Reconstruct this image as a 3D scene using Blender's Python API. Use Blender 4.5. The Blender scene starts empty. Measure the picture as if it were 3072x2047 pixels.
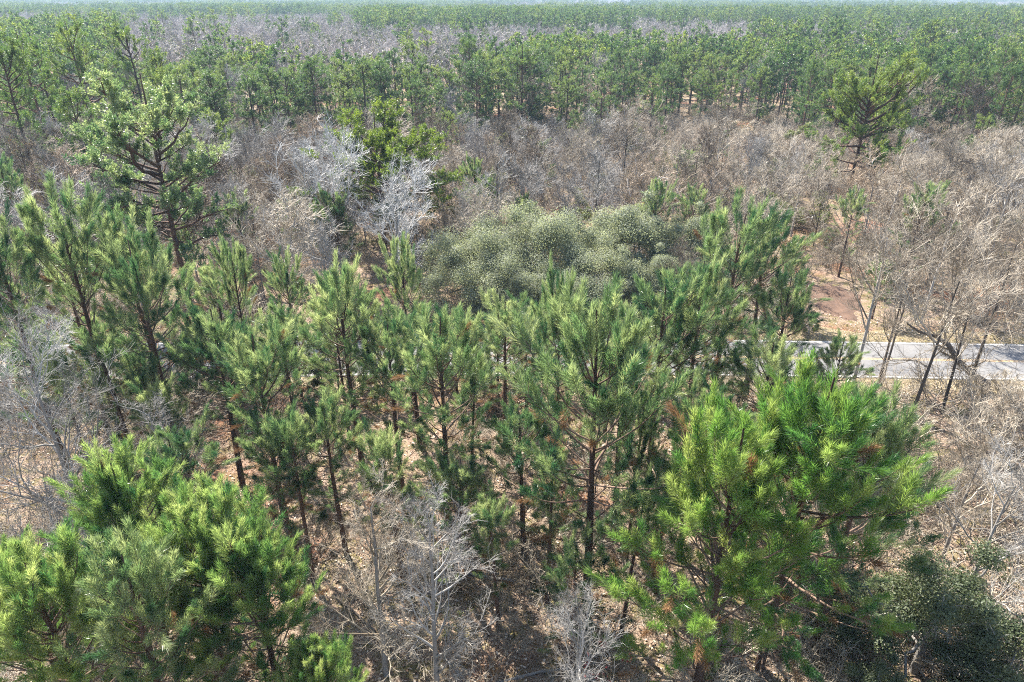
import bpy, math
import numpy as np

# ------------------------------------------------------------------ camera, sky, sun, exposure
sc = bpy.context.scene
R = math.radians
COL = bpy.data.collections.new("woodland")
sc.collection.children.link(COL)

cam_d = bpy.data.cameras.new("camera")
cam = bpy.data.objects.new("camera", cam_d)
COL.objects.link(cam)
cam.location = (0, 0, 26.0)
cam.rotation_euler = (R(90 - 26.5), 0, 0)
cam_d.sensor_width = 36.0
cam_d.lens = 24.33
cam_d.clip_start = 0.1
cam_d.clip_end = 30000
sc.camera = cam

SUN_EL, SUN_AZ = 50.0, -32.0            # azimuth measured from +Y towards +X
world = bpy.data.worlds.new("World")
sc.world = world
world.use_nodes = True
wn, wl = world.node_tree.nodes, world.node_tree.links
sky = wn.new("ShaderNodeTexSky")
sky.sky_type = 'NISHITA'
sky.sun_disc = False
sky.sun_elevation = R(SUN_EL)
sky.sun_rotation = R(SUN_AZ)
sky.altitude = 30
sky.air_density = 1.0
sky.dust_density = 1.0
wl.new(sky.outputs[0], wn["Background"].inputs[0])
wn["Background"].inputs[1].default_value = 0.105

sun_d = bpy.data.lights.new("sun", 'SUN')
sun = bpy.data.objects.new("sun", sun_d)
COL.objects.link(sun)
sun_d.energy = 5.0
sun_d.angle = R(0.55)
sun_d.color = (1.0, 0.95, 0.87)
# lamp shines along local -Z: tilt so that it comes from elevation SUN_EL, azimuth SUN_AZ
sun.rotation_euler = (R(90 - SUN_EL), 0, R(180 - SUN_AZ))
sun.location = (-30, 60, 80)

sc.view_settings.view_transform = 'Standard'
sc.view_settings.look = 'None'
sc.view_settings.exposure = 1.88
sc.view_settings.gamma = 1.0
sc.view_settings.use_curve_mapping = False
sc.cycles.max_bounces = 5
sc.cycles.diffuse_bounces = 3
sc.cycles.glossy_bounces = 2
sc.cycles.transmission_bounces = 4
sc.cycles.volume_bounces = 0
sc.cycles.use_denoising = False
sc.cycles.sample_clamp_indirect = 4.0
sc.cycles.sample_clamp_direct = 4.0
sc.cycles.filter_width = 1.05
sc.render.film_transparent = False

HAZE_DENSITY = 0.00019

# ------------------------------------------------------------------ material helpers
def new_mat(name):
    m = bpy.data.materials.new(name)
    m.use_nodes = True
    nt = m.node_tree
    return m, nt, nt.nodes, nt.links, nt.nodes["Principled BSDF"]

def ramp(nt, fac, stops):
    n = nt.nodes.new("ShaderNodeValToRGB")
    cr = n.color_ramp
    while len(cr.elements) < len(stops):
        cr.elements.new(0.5)
    for e, (p, c) in zip(cr.elements, stops):
        e.position = p
        e.color = (*c, 1)
    nt.links.new(fac, n.inputs[0])
    return n.outputs[0]

def noise(nt, scale, detail=4, rough=0.6, vec=None):
    n = nt.nodes.new("ShaderNodeTexNoise")
    n.inputs["Scale"].default_value = scale
    n.inputs["Detail"].default_value = detail
    n.inputs["Roughness"].default_value = rough
    if vec is not None:
        nt.links.new(vec, n.inputs["Vector"])
    return n.outputs[0]

def math_n(nt, op, a, b):
    n = nt.nodes.new("ShaderNodeMath")
    n.operation = op
    for i, v in enumerate((a, b)):
        if isinstance(v, (int, float)):
            n.inputs[i].default_value = v
        else:
            nt.links.new(v, n.inputs[i])
    return n.outputs[0]

def mix_col(nt, fac, a, b, mode='MIX'):
    n = nt.nodes.new("ShaderNodeMix")
    n.data_type = 'RGBA'
    n.blend_type = mode
    for i, v in ((0, fac), (6, a), (7, b)):
        if isinstance(v, (int, float)):
            n.inputs[i].default_value = v
        elif isinstance(v, tuple):
            n.inputs[i].default_value = (*v, 1)
        else:
            nt.links.new(v, n.inputs[i])
    return n.outputs[2]

def tint_random(nt, w_tint=0.55):
    at = nt.nodes.new("ShaderNodeAttribute")
    at.attribute_name = "tint"
    oi = nt.nodes.new("ShaderNodeObjectInfo")
    a = math_n(nt, 'MULTIPLY', at.outputs["Fac"], w_tint)
    b = math_n(nt, 'MULTIPLY', oi.outputs["Random"], 1 - w_tint)
    return math_n(nt, 'ADD', a, b)

def leaf_mat(name, stops, trans=0.3, trans_gain=1.6, rough=0.45, spec=0.5, w_tint=0.55):
    m, nt, ns, ls, bs = new_mat(name)
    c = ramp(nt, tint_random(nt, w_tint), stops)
    ls.new(c, bs.inputs["Base Color"])
    bs.inputs["Roughness"].default_value = rough
    bs.inputs["Specular IOR Level"].default_value = spec
    tr = ns.new("ShaderNodeBsdfTranslucent")
    c2 = mix_col(nt, 1.0, c, (trans_gain, trans_gain, trans_gain * 0.7), 'MULTIPLY')
    ls.new(c2, tr.inputs[0])
    mx = ns.new("ShaderNodeMixShader")
    mx.inputs[0].default_value = trans
    ls.new(bs.outputs[0], mx.inputs[1])
    ls.new(tr.outputs[0], mx.inputs[2])
    ls.new(mx.outputs[0], ns["Material Output"].inputs[0])
    return m

def bark_mat(name, dark, light, scale=6.0, rough=0.85, rand=0.35, spec=0.25):
    m, nt, ns, ls, bs = new_mat(name)
    tc = ns.new("ShaderNodeTexCoord")
    mp = ns.new("ShaderNodeMapping")
    mp.inputs["Scale"].default_value = (1, 1, 0.35)
    ls.new(tc.outputs["Object"], mp.inputs[0])
    n = noise(nt, scale, 5, 0.65, mp.outputs[0])
    oi = ns.new("ShaderNodeObjectInfo")
    f = math_n(nt, 'ADD', math_n(nt, 'MULTIPLY', n, 1 - rand), math_n(nt, 'MULTIPLY', oi.outputs["Random"], rand))
    ls.new(ramp(nt, f, [(0.28, dark), (0.72, light)]), bs.inputs["Base Color"])
    bs.inputs["Roughness"].default_value = rough
    bs.inputs["Specular IOR Level"].default_value = spec
    bp = ns.new("ShaderNodeBump")
    bp.inputs["Strength"].default_value = 0.6
    bp.inputs["Distance"].default_value = 0.04
    ls.new(n, bp.inputs["Height"])
    ls.new(bp.outputs[0], bs.inputs["Normal"])
    return m

M = {}
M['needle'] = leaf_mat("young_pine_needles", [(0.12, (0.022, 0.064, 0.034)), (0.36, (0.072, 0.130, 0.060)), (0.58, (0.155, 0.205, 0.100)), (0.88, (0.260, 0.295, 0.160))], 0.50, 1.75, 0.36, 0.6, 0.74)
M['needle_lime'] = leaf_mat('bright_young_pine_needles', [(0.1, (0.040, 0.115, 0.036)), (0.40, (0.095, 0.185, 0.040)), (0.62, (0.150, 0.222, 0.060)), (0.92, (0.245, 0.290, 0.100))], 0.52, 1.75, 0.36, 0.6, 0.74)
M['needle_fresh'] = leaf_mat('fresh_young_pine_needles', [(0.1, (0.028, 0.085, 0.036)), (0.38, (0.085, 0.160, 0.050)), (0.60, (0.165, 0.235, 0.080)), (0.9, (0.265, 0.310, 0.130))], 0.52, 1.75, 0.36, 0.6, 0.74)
M['dead_needle'] = leaf_mat('dead_brown_needles', [(0.1, (0.15, 0.075, 0.035)), (0.9, (0.30, 0.17, 0.08))], 0.3, 1.2, 0.6, 0.3)
M['needle_old'] = leaf_mat("mature_pine_needles", [(0.1, (0.020, 0.050, 0.024)), (0.5, (0.066, 0.118, 0.036)), (0.9, (0.160, 0.195, 0.050))], 0.50, 1.75, 0.45, 0.5, 0.5)
M['needle_yellow'] = leaf_mat("yellow_green_needles", [(0.1, (0.060, 0.100, 0.018)), (0.5, (0.125, 0.170, 0.026)), (0.9, (0.205, 0.225, 0.036))], 0.48, 1.8, 0.42, 0.5, 0.6)
M['oak_leaf'] = leaf_mat("evergreen_oak_leaves", [(0.1, (0.150, 0.172, 0.115)), (0.5, (0.245, 0.268, 0.185)), (0.9, (0.350, 0.368, 0.262))], 0.45, 1.35, 0.55, 0.3, 0.75)
M['dark_leaf'] = leaf_mat("dark_evergreen_leaves", [(0.1, (0.030, 0.048, 0.024)), (0.5, (0.070, 0.092, 0.042)), (0.9, (0.170, 0.185, 0.085))], 0.34, 1.5, 0.5, 0.35, 0.75)
M['shrub_leaf'] = leaf_mat("yellow_green_shrub_leaves", [(0.1, (0.080, 0.105, 0.024)), (0.5, (0.140, 0.165, 0.040)), (0.9, (0.210, 0.225, 0.070))], 0.35, 1.4, 0.5, 0.4, 0.7)
M['olive_leaf'] = leaf_mat("pale_olive_leaves", [(0.1, (0.090, 0.105, 0.055)), (0.5, (0.150, 0.165, 0.085)), (0.9, (0.215, 0.220, 0.125))], 0.3, 1.3, 0.5, 0.4, 0.6)
M['red_leaf'] = leaf_mat("red_bud_leaves", [(0.1, (0.26, 0.05, 0.06)), (0.9, (0.42, 0.09, 0.10))], 0.35, 1.2, 0.5, 0.4, 0.7)
M['brown_leaf'] = leaf_mat("withered_leaves", [(0.1, (0.13, 0.075, 0.035)), (0.5, (0.23, 0.14, 0.06)), (0.9, (0.36, 0.24, 0.11))], 0.25, 1.2, 0.6, 0.3, 0.75)
M['pine_bark'] = bark_mat("pine_bark", (0.030, 0.018, 0.013), (0.130, 0.075, 0.052), 7.0)
M['pine_twig'] = bark_mat("pine_branch_bark", (0.070, 0.045, 0.032), (0.230, 0.155, 0.110), 9.0)
M['grey_bark'] = bark_mat("grey_bark", (0.16, 0.145, 0.13), (0.40, 0.375, 0.345), 5.0)
M['pale_twig'] = bark_mat("pale_grey_twigs", (0.155, 0.143, 0.128), (0.42, 0.395, 0.36), 4.0, 0.6, 0.4, 0.4)
M['white_twig'] = bark_mat('silvery_white_twigs', (0.32, 0.31, 0.295), (0.62, 0.60, 0.57), 4.0, 0.6, 0.3, 0.4)
M['dark_bark'] = bark_mat("dark_hardwood_bark", (0.035, 0.028, 0.023), (0.14, 0.115, 0.095), 6.0)
M['tan_twig'] = bark_mat("tan_twigs", (0.150, 0.118, 0.082), (0.47, 0.405, 0.315), 2.0, 0.65, 0.6, 0.35)
M['brown_twig'] = bark_mat('brown_twigs', (0.12, 0.085, 0.055), (0.36, 0.275, 0.19), 2.0, 0.65, 0.6, 0.35)
M['far_twig'] = bark_mat("far_grey_twigs", (0.22, 0.195, 0.185), (0.46, 0.42, 0.395), 1.0, 0.7, 0.6, 0.4)
M['dry_grass'] = leaf_mat("dry_grass_blades", [(0.1, (0.20, 0.14, 0.06)), (0.5, (0.32, 0.25, 0.12)), (0.9, (0.24, 0.25, 0.09))], 0.3, 1.2, 0.6, 0.3, 0.7)
M['litter'] = leaf_mat("fallen_leaf_litter", [(0.1, (0.11, 0.062, 0.040)), (0.4, (0.25, 0.165, 0.110)), (0.7, (0.40, 0.30, 0.215)), (0.95, (0.58, 0.49, 0.39))], 0.1, 1.0, 0.6, 0.4, 1.0)

def ground_mat():
    m, nt, ns, ls, bs = new_mat("leaf_litter_ground")
    tc = ns.new("ShaderNodeTexCoord")
    o = tc.outputs["Object"]
    big = noise(nt, 0.09, 3, 0.6, o)
    mid = noise(nt, 1.1, 6, 0.7, o)
    fine = noise(nt, 11.0, 4, 0.75, o)
    c1 = ramp(nt, fine, [(0.30, (0.075, 0.048, 0.034)), (0.5, (0.215, 0.150, 0.105)), (0.70, (0.42, 0.325, 0.245))])
    c2 = ramp(nt, fine, [(0.30, (0.045, 0.036, 0.016)), (0.55, (0.15, 0.125, 0.05)), (0.75, (0.29, 0.245, 0.12))])
    c3 = ramp(nt, fine, [(0.30, (0.09, 0.036, 0.02)), (0.7, (0.27, 0.125, 0.07))])
    a = mix_col(nt, ramp(nt, mid, [(0.46, (0, 0, 0)), (0.60, (1, 1, 1))]), c1, c2)
    b = mix_col(nt, ramp(nt, big, [(0.52, (0, 0, 0)), (0.64, (1, 1, 1))]), a, c3)
    ls.new(b, bs.inputs["Base Color"])
    bs.inputs["Roughness"].default_value = 0.9
    bs.inputs["Specular IOR Level"].default_value = 0.2
    bp = ns.new("ShaderNodeBump")
    bp.inputs["Strength"].default_value = 0.8
    bp.inputs["Distance"].default_value = 0.06
    ls.new(fine, bp.inputs["Height"])
    ls.new(bp.outputs[0], bs.inputs["Normal"])
    return m
M['ground'] = ground_mat()

def flat_mat(name, c0, c1, scale, rough=0.9, bump=0.2):
    m, nt, ns, ls, bs = new_mat(name)
    tc = ns.new("ShaderNodeTexCoord")
    n = noise(nt, scale, 6, 0.7, tc.outputs["Object"])
    n2 = noise(nt, scale * 14, 3, 0.7, tc.outputs["Object"])
    f = math_n(nt, 'ADD', math_n(nt, 'MULTIPLY', n, 0.6), math_n(nt, 'MULTIPLY', n2, 0.4))
    ls.new(ramp(nt, f, [(0.35, c0), (0.65, c1)]), bs.inputs["Base Color"])
    bs.inputs["Roughness"].default_value = rough
    bp = ns.new("ShaderNodeBump")
    bp.inputs["Strength"].default_value = bump
    bp.inputs["Distance"].default_value = 0.01
    ls.new(n2, bp.inputs["Height"])
    ls.new(bp.outputs[0], bs.inputs["Normal"])
    return m
M['asphalt'] = flat_mat("weathered_asphalt", (0.105, 0.103, 0.102), (0.175, 0.171, 0.168), 0.8)
def asphalt_extra(m):
    nt = m.node_tree; bs = nt.nodes["Principled BSDF"]
    src = bs.inputs["Base Color"].links[0].from_socket
    tc = nt.nodes.new("ShaderNodeTexCoord")
    vo = nt.nodes.new("ShaderNodeTexVoronoi"); vo.feature = 'DISTANCE_TO_EDGE'; vo.inputs["Scale"].default_value = 0.42
    nz = nt.nodes.new("ShaderNodeTexNoise"); nz.inputs["Scale"].default_value = 1.3; nz.inputs["Detail"].default_value = 5
    nt.links.new(tc.outputs["Object"], nz.inputs["Vector"])
    mv = mix_col(nt, 0.35, tc.outputs["Object"], nz.outputs["Color"], 'ADD')
    nt.links.new(mv, vo.inputs["Vector"])
    crack = ramp(nt, vo.outputs["Distance"], [(0.0, (0.35, 0.35, 0.35)), (0.02, (1, 1, 1))])
    big = ramp(nt, noise(nt, 0.25, 3, 0.6, tc.outputs["Object"]), [(0.42, (0.82, 0.82, 0.83)), (0.58, (1.1, 1.08, 1.05))])
    c = mix_col(nt, 1.0, mix_col(nt, 1.0, src, crack, 'MULTIPLY'), big, 'MULTIPLY')
    nt.links.new(c, bs.inputs["Base Color"])
asphalt_extra(M['asphalt'])
M['white_paint'] = flat_mat("white_road_paint", (0.34, 0.33, 0.32), (0.66, 0.65, 0.62), 2.0)
M['yellow_paint'] = flat_mat("yellow_road_paint", (0.24, 0.19, 0.13), (0.46, 0.29, 0.12), 2.2)
M['verge'] = flat_mat("dry_grass_verge", (0.12, 0.092, 0.052), (0.27, 0.215, 0.125), 1.6, 0.95, 0.6)
M['straw'] = flat_mat("red_pine_straw", (0.060, 0.034, 0.022), (0.15, 0.088, 0.056), 1.6, 0.95, 0.8)

# ------------------------------------------------------------------ mesh helpers
def unit(v):
    return v / np.maximum(np.linalg.norm(v, axis=-1, keepdims=True), 1e-9)

class MB:
    """collects tubes, triangles and quads; build() turns them into one mesh"""
    def __init__(s):
        s.v, s.f4, s.f3, s.t, s.m4, s.m3 = [], [], [], [], [], []
        s.n = 0
    def add(s, v, quads=None, tris=None, tint=0.5, mat=0):
        v = np.asarray(v, np.float32).reshape(-1, 3)
        s.v.append(v)
        s.t.append(np.broadcast_to(np.asarray(tint, np.float32), (len(v),)))
        if quads is not None and len(quads):
            s.f4.append(np.asarray(quads, np.int64) + s.n)
            s.m4.append(np.full(len(quads), mat, np.int32))
        if tris is not None and len(tris):
            s.f3.append(np.asarray(tris, np.int64) + s.n)
            s.m3.append(np.full(len(tris), mat, np.int32))
        s.n += len(v)
    def tubes(s, P, Rad, sides, tint=0.5, mat=0):
        P = np.asarray(P, np.float64)
        Rad = np.asarray(Rad, np.float64)
        n, m = P.shape[:2]
        T = unit(np.gradient(P, axis=1))
        mt = unit(T.mean(1))
        ref = np.where(np.abs(mt[:, 2:3]) > 0.8, np.array([[1.0, 0, 0]]), np.array([[0, 0, 1.0]]))[:, None, :]
        N = unit(np.cross(T, ref))
        B = np.cross(T, N)
        a = np.arange(sides) * 2 * np.pi / sides
        ring = P[:, :, None, :] + Rad[:, :, None, None] * (np.cos(a)[None, None, :, None] * N[:, :, None, :] + np.sin(a)[None, None, :, None] * B[:, :, None, :])
        i = np.arange(n)[:, None, None] * m * sides
        j = np.arange(m - 1)[None, :, None] * sides
        k = np.arange(sides)[None, None, :]
        k2 = (k + 1) % sides
        q = np.stack([i + j + k, i + j + k2, i + j + sides + k2, i + j + sides + k], -1).reshape(-1, 4)
        tt = np.broadcast_to(np.asarray(tint, np.float32).reshape(-1, 1) if np.ndim(tint) else tint, (n, m * sides)).reshape(-1)
        s.add(ring.reshape(-1, 3), quads=q, tint=tt, mat=mat)
    def build(s, name, mats, smooth=True):
        me = bpy.data.meshes.new(name)
        v = np.concatenate(s.v)
        f4 = np.concatenate(s.f4) if s.f4 else np.zeros((0, 4), np.int64)
        f3 = np.concatenate(s.f3) if s.f3 else np.zeros((0, 3), np.int64)
        me.vertices.add(len(v))
        me.vertices.foreach_set("co", v.astype(np.float32).ravel())
        nl = f4.size + f3.size
        me.loops.add(nl)
        me.loops.foreach_set("vertex_index", np.concatenate([f4.ravel(), f3.ravel()]).astype(np.int32))
        me.polygons.add(len(f4) + len(f3))
        st = np.concatenate([np.arange(len(f4)) * 4, f4.size + np.arange(len(f3)) * 3]).astype(np.int32)
        me.polygons.foreach_set("loop_start", st)
        mi = np.concatenate((s.m4 + s.m3) or [np.zeros(0, np.int32)]).astype(np.int32)
        me.polygons.foreach_set("material_index", mi)
        sm = np.concatenate([np.full(len(f4), smooth), np.zeros(len(f3), bool)])
        me.polygons.foreach_set("use_smooth", sm)
        at = me.attributes.new("tint", 'FLOAT', 'POINT')
        at.data.foreach_set("value", np.concatenate(s.t).astype(np.float32))
        for m in mats if isinstance(mats, (list, tuple)) else [mats]:
            me.materials.append(M[m])
        me.update(calc_edges=True)
        return me

def frames(d, rng):
    """rotation matrices whose z axis is d, with a random spin"""
    d = unit(d)
    ref = np.where(np.abs(d[:, 2:3]) > 0.9, np.array([[1.0, 0, 0]]), np.array([[0, 0, 1.0]]))
    x = unit(np.cross(ref, d))
    y = np.cross(d, x)
    a = rng.uniform(0, 2 * np.pi, len(d))[:, None]
    X = np.cos(a) * x + np.sin(a) * y
    Y = np.cross(d, X)
    return np.stack([X, Y, d], -1)

def tuft_template(seed, n, nlen, width, spread0=70, spread1=22, start=0.0):
    """a foxtail of needles along +Z from 0 to 1 m"""
    rng = np.random.default_rng(seed)
    t = start + (1 - start) * rng.power(1.5, n)
    az = rng.uniform(0, 2 * np.pi, n)
    an = np.radians(spread0 + (spread1 - spread0) * t + rng.normal(0, 9, n))
    d = np.stack([np.sin(an) * np.cos(az), np.sin(an) * np.sin(az), np.cos(an)], -1)
    L = nlen * rng.uniform(0.75, 1.15, n)
    b = np.stack([0.01 * np.cos(az), 0.01 * np.sin(az), t], -1)
    side = unit(np.cross(d, unit(rng.normal(size=(n, 3))))) * (width / 2)
    b = b + d * (L * 0.05)[:, None]
    mid = b + d * (L * 0.5)[:, None]
    d2 = unit(d + rng.normal(0, 0.22, (n, 3)) + np.array([0, 0, -0.22]))
    tip = mid + d2 * (L * 0.5)[:, None]
    v = np.stack([b, mid - side, mid + side, tip], 1)
    k = np.arange(n)[:, None] * 4
    return v.reshape(-1, 3), np.concatenate([k + np.array([[0, 1, 2]]), k + np.array([[1, 3, 2]])], 0)

def add_tufts(mb, tmpls, pos, d, ln, rng, mat=0, tint_base=None, wid=1.0):
    n = len(pos)
    if n == 0:
        return
    F = frames(d, rng)
    which = rng.integers(0, len(tmpls), n)
    tint = rng.uniform(0, 1, n) if tint_base is None else np.clip(tint_base + rng.normal(0, 0.16, n), 0, 1)
    for w, (tv, tq) in enumerate(tmpls):
        ii = np.nonzero(which == w)[0]
        if not len(ii):
            continue
        sc_ = np.stack([np.full(len(ii), wid), np.full(len(ii), wid), np.ones(len(ii))], -1) * np.stack([np.minimum(ln[ii], 1.0) ** 0.5 * 0.9, np.minimum(ln[ii], 1.0) ** 0.5 * 0.9, ln[ii]], -1)
        lv = tv[None] * sc_[:, None, :]
        v = np.einsum('nij,nvj->nvi', F[ii], lv) + pos[ii][:, None, :]
        q = (tq[None] + (np.arange(len(ii)) * len(tv))[:, None, None]).reshape(-1, 3)
        tt = np.repeat(tint[ii], len(tv)) + np.tile(rng.normal(0, 0.07, len(tv)), len(ii))
        mb.add(v.reshape(-1, 3), tris=q, tint=np.clip(tt, 0, 1), mat=mat)

def sample(P, i, t):
    """points and tangents on polylines P[i] at t in 0..1"""
    m = P.shape[1]
    s = np.clip(t, 0, 0.9999) * (m - 1)
    k = s.astype(int)
    f = (s - k)[:, None]
    a, b = P[i, k], P[i, k + 1]
    return a + (b - a) * f, unit(b - a)

def grow(P, Rad, i, t, ang, length, m, rng, wiggle=0.1, up=0.0, rad_ratio=0.5, tip=0.25, az=None):
    """children on polylines: a child j starts on P[i[j]] at t[j] and leaves it at ang[j] (degrees)"""
    p0, tg = sample(P, i, t)
    n = len(i)
    Fm = frames(tg, rng)
    a = np.radians(ang)
    d = Fm[:, :, 0] * np.sin(a)[:, None] + Fm[:, :, 2] * np.cos(a)[:, None]
    k = np.minimum((np.clip(t, 0, 0.999) * (P.shape[1] - 1)).astype(int), P.shape[1] - 1)
    r0 = Rad[i, k] * rad_ratio
    out = np.zeros((n, m, 3))
    out[:, 0] = p0
    step = (length / (m - 1))[:, None]
    for j in range(1, m):
        d = unit(d + rng.normal(0, wiggle, (n, 3)) + np.array([0, 0, up]))
        out[:, j] = out[:, j - 1] + d * step
    rr = r0[:, None] * np.linspace(1, tip, m)[None]
    return out, rr

def trunk_line(h, lean, rng, m=10, sway=0.02):
    z = np.linspace(-0.25, h, m)
    f = np.clip(z / h, 0, 1)
    x = lean[0] * f ** 1.3 * h + np.cumsum(rng.normal(0, sway * h / m, m)) * f
    y = lean[1] * f ** 1.3 * h + np.cumsum(rng.normal(0, sway * h / m, m)) * f
    return np.stack([x, y, z], -1)[None]

# ------------------------------------------------------------------ tree makers: return {part name: [(mesh, sub parts)]}
T_NEAR = [tuft_template(s, 150, 0.40, 0.020, 52, 14) for s in range(6)]
T_MID = [tuft_template(20 + s, 26, 0.42, 0.085) for s in range(5)]
T_FAR = [tuft_template(40 + s, 10, 0.75, 0.30) for s in range(5)]

def young_pine(seed, h, cb=0.30, rmax=2.5, tm=None, dens=1.0, lean=(0, 0), needle='needle', split=True, tops=0, name='young_pine', lift=1.0):
    rng = np.random.default_rng(seed)
    tm = tm or T_NEAR
    P = trunk_line(h - 0.45, lean, rng, 12, 0.025)
    r0 = 0.012 * h + 0.02
    prof = np.linspace(1, 0.10, 12) ** 0.85
    Rt = (r0 * prof)[None]
    mbt = MB()
    mbt.tubes(P, Rt, 7)
    nw = int(h * (1 - cb) / 0.60)
    zz, az, idx = [], [], []
    for w in range(nw):
        f = (w + rng.uniform(-0.25, 0.25)) / nw
        k = rng.integers(2, 5) + (f > 0.45)
        a0 = rng.uniform(0, 6.28)
        for q in range(k):
            zz.append(np.clip(cb + (1 - cb) * f + rng.uniform(-0.008, 0.008), cb * 0.9, 0.985))
            az.append(a0 + q * 6.283 / k + rng.normal(0, 0.3))
    # a few dead or thin stubs lower down
    for q in range(int(10 * dens)):
        zz.append(rng.uniform(cb * 0.45, cb)); az.append(rng.uniform(0, 6.28))
    zz, az = np.array(zz), np.array(az)
    n = len(zz)
    f = np.clip((zz - cb) / (1 - cb), 0, 1)
    L = rmax * (np.sin(np.pi * np.clip(0.17 + 0.68 * f, 0, 1)) ** 0.8) * rng.uniform(0.55, 1.2, n) * (1 + 0.22 * np.cos(az - rng.uniform(0, 6.28)))
    L = np.where(zz < cb, rmax * rng.uniform(0.35, 0.8, n), L)
    L = np.maximum(L, 0.45)
    el = np.radians(6 + 50 * f ** 0.8 + rng.normal(0, 8, n)) * lift
    p0, _ = sample(P, np.zeros(n, int), (zz * h + 0.25) / (h + 0.25))
    m = 6
    Br = np.zeros((n, m, 3)); Br[:, 0] = p0
    for j in range(1, m):
        e = el + np.radians(26) * (j / (m - 1)) ** 1.2
        aj = az + rng.normal(0, 0.10, n)
        dj = np.stack([np.cos(e) * np.cos(aj), np.cos(e) * np.sin(aj), np.sin(e)], -1)
        Br[:, j] = Br[:, j - 1] + dj * (L / (m - 1))[:, None]
    Rb = (0.012 + 0.011 * L)[:, None] * np.linspace(1, 0.3, m)[None]
    # side shoots
    ns = np.maximum(2, np.round(L * 2.3 * dens * (0.62 + 0.55 * f))).astype(int)
    ns = np.where(zz < cb, np.minimum(ns, 2), ns)
    i = np.repeat(np.arange(n), ns)
    t = 0.32 + 0.68 * rng.uniform(0, 1, len(i)) ** 0.7
    p1, tg = sample(Br, i, t)
    d = unit(tg * 0.75 + rng.normal(0, 0.40, (len(i), 3)) + np.array([0, 0, 0.62]) * (0.35 + f[i])[:, None])
    ln = rng.uniform(0.6, 1.25, len(i)) * (0.72 + 0.62 * f[i])
    Sh = np.stack([p1, p1 + d * (ln * 0.5)[:, None], p1 + d * ln[:, None] + np.array([0, 0, 0.06])], 1)
    Rs = np.broadcast_to(np.array([0.011, 0.009, 0.005]), (len(i), 3))
    # tips of the branches and the leader
    tipd = unit(Br[:, -1] - Br[:, -2])
    pos = np.concatenate([p1 + d * (ln * 0.12)[:, None], Br[:, -1] - tipd * 0.25, P[:, -1] - np.array([[0, 0, 0.55]])])
    dd = np.concatenate([d + np.array([0, 0, 0.06]), tipd + np.array([0, 0, 0.15]), np.array([[0.02, 0.02, 1.0]])])
    ll = np.concatenate([ln, rng.uniform(0.7, 1.25, n) * (0.75 + 0.4 * f), [1.2]])
    fb = np.concatenate([f[i], f, [1.0]])
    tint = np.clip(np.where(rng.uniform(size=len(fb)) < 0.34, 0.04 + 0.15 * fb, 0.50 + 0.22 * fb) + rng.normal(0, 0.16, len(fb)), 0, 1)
    live = np.ones(len(pos), bool)
    live[:len(i)] &= ~((zz[i] < cb) & (rng.uniform(size=len(i)) < 0.4))
    pos, dd, ll, tint, fb = pos[live], dd[live], ll[live], tint[live], fb[live]
    brown = (rng.uniform(size=len(pos)) < 0.10 * (1 - fb)) | ((fb < 0.04) & (rng.uniform(size=len(pos)) < 0.3))
    kz = h / (pos[:, 2] + unit(dd)[:, 2] * ll).max()
    for arr in (P, Br, Sh, pos):
        arr[..., 2] *= kz
    parts = []
    subs = []
    if split:
        big = np.argsort(-L)[:int(n * 0.6)]
        keep = np.zeros(n, bool); keep[big] = True
        for b in big:
            mb = MB()
            mb.tubes(Br[b:b + 1], Rb[b:b + 1], 4)
            sel = i == b
            mb.tubes(Sh[sel], Rs[sel], 3)
            subs.append(('branch', mb.build('branch', 'pine_twig')))
        rest = ~keep
        mbt.tubes(Br[rest], Rb[rest], 4)
        sel = rest[i]
        if sel.any():
            mbt.tubes(Sh[sel], Rs[sel], 3)
    else:
        mbt.tubes(Br, Rb, 3)
    parts.append(('trunk', mbt.build('trunk', 'pine_bark'), subs))
    subs = []
    inner = ~brown
    if tops:
        # the outermost, highest tufts stand out one by one: objects of their own
        order = np.argsort(-(pos[:, 2] / h + 0.35 * np.hypot(pos[:, 0], pos[:, 1]) / rmax + rng.uniform(0, 0.25, len(pos)) - 9 * brown))[:tops]
        inner[order] = False
        for o in order:
            F = frames(dd[o:o + 1], rng)[0]
            subs.append(('needle_tuft', ('tuft', int(rng.integers(0, len(TUFT_MESH[needle]))), pos[o], F, float(ll[o]))))
    mbc = MB()
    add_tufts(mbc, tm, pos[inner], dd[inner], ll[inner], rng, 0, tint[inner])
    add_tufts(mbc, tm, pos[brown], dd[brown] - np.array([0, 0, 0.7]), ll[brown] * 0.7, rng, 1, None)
    parts.append(('crown', mbc.build('crown', [needle, 'dead_needle'], smooth=False), subs))
    return parts

TUFT_MESH = {}
def make_tuft_meshes(needle):
    out = []
    for k in range(8):
        mb = MB()
        rng = np.random.default_rng(700 + k)
        v, q = T_NEAR[k % 6]
        mb.add(v * np.array([0.88, 0.88, 1.0]), tris=q, tint=np.clip(0.18 + 0.10 * k + rng.normal(0, 0.07, len(v)), 0, 1))
        out.append(mb.build('needle_tuft', needle, smooth=False))
    TUFT_MESH[needle] = TUFT_MESH[M[needle].name] = out
make_tuft_meshes('needle')
make_tuft_meshes('needle_lime')
make_tuft_meshes('needle_fresh')

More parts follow.
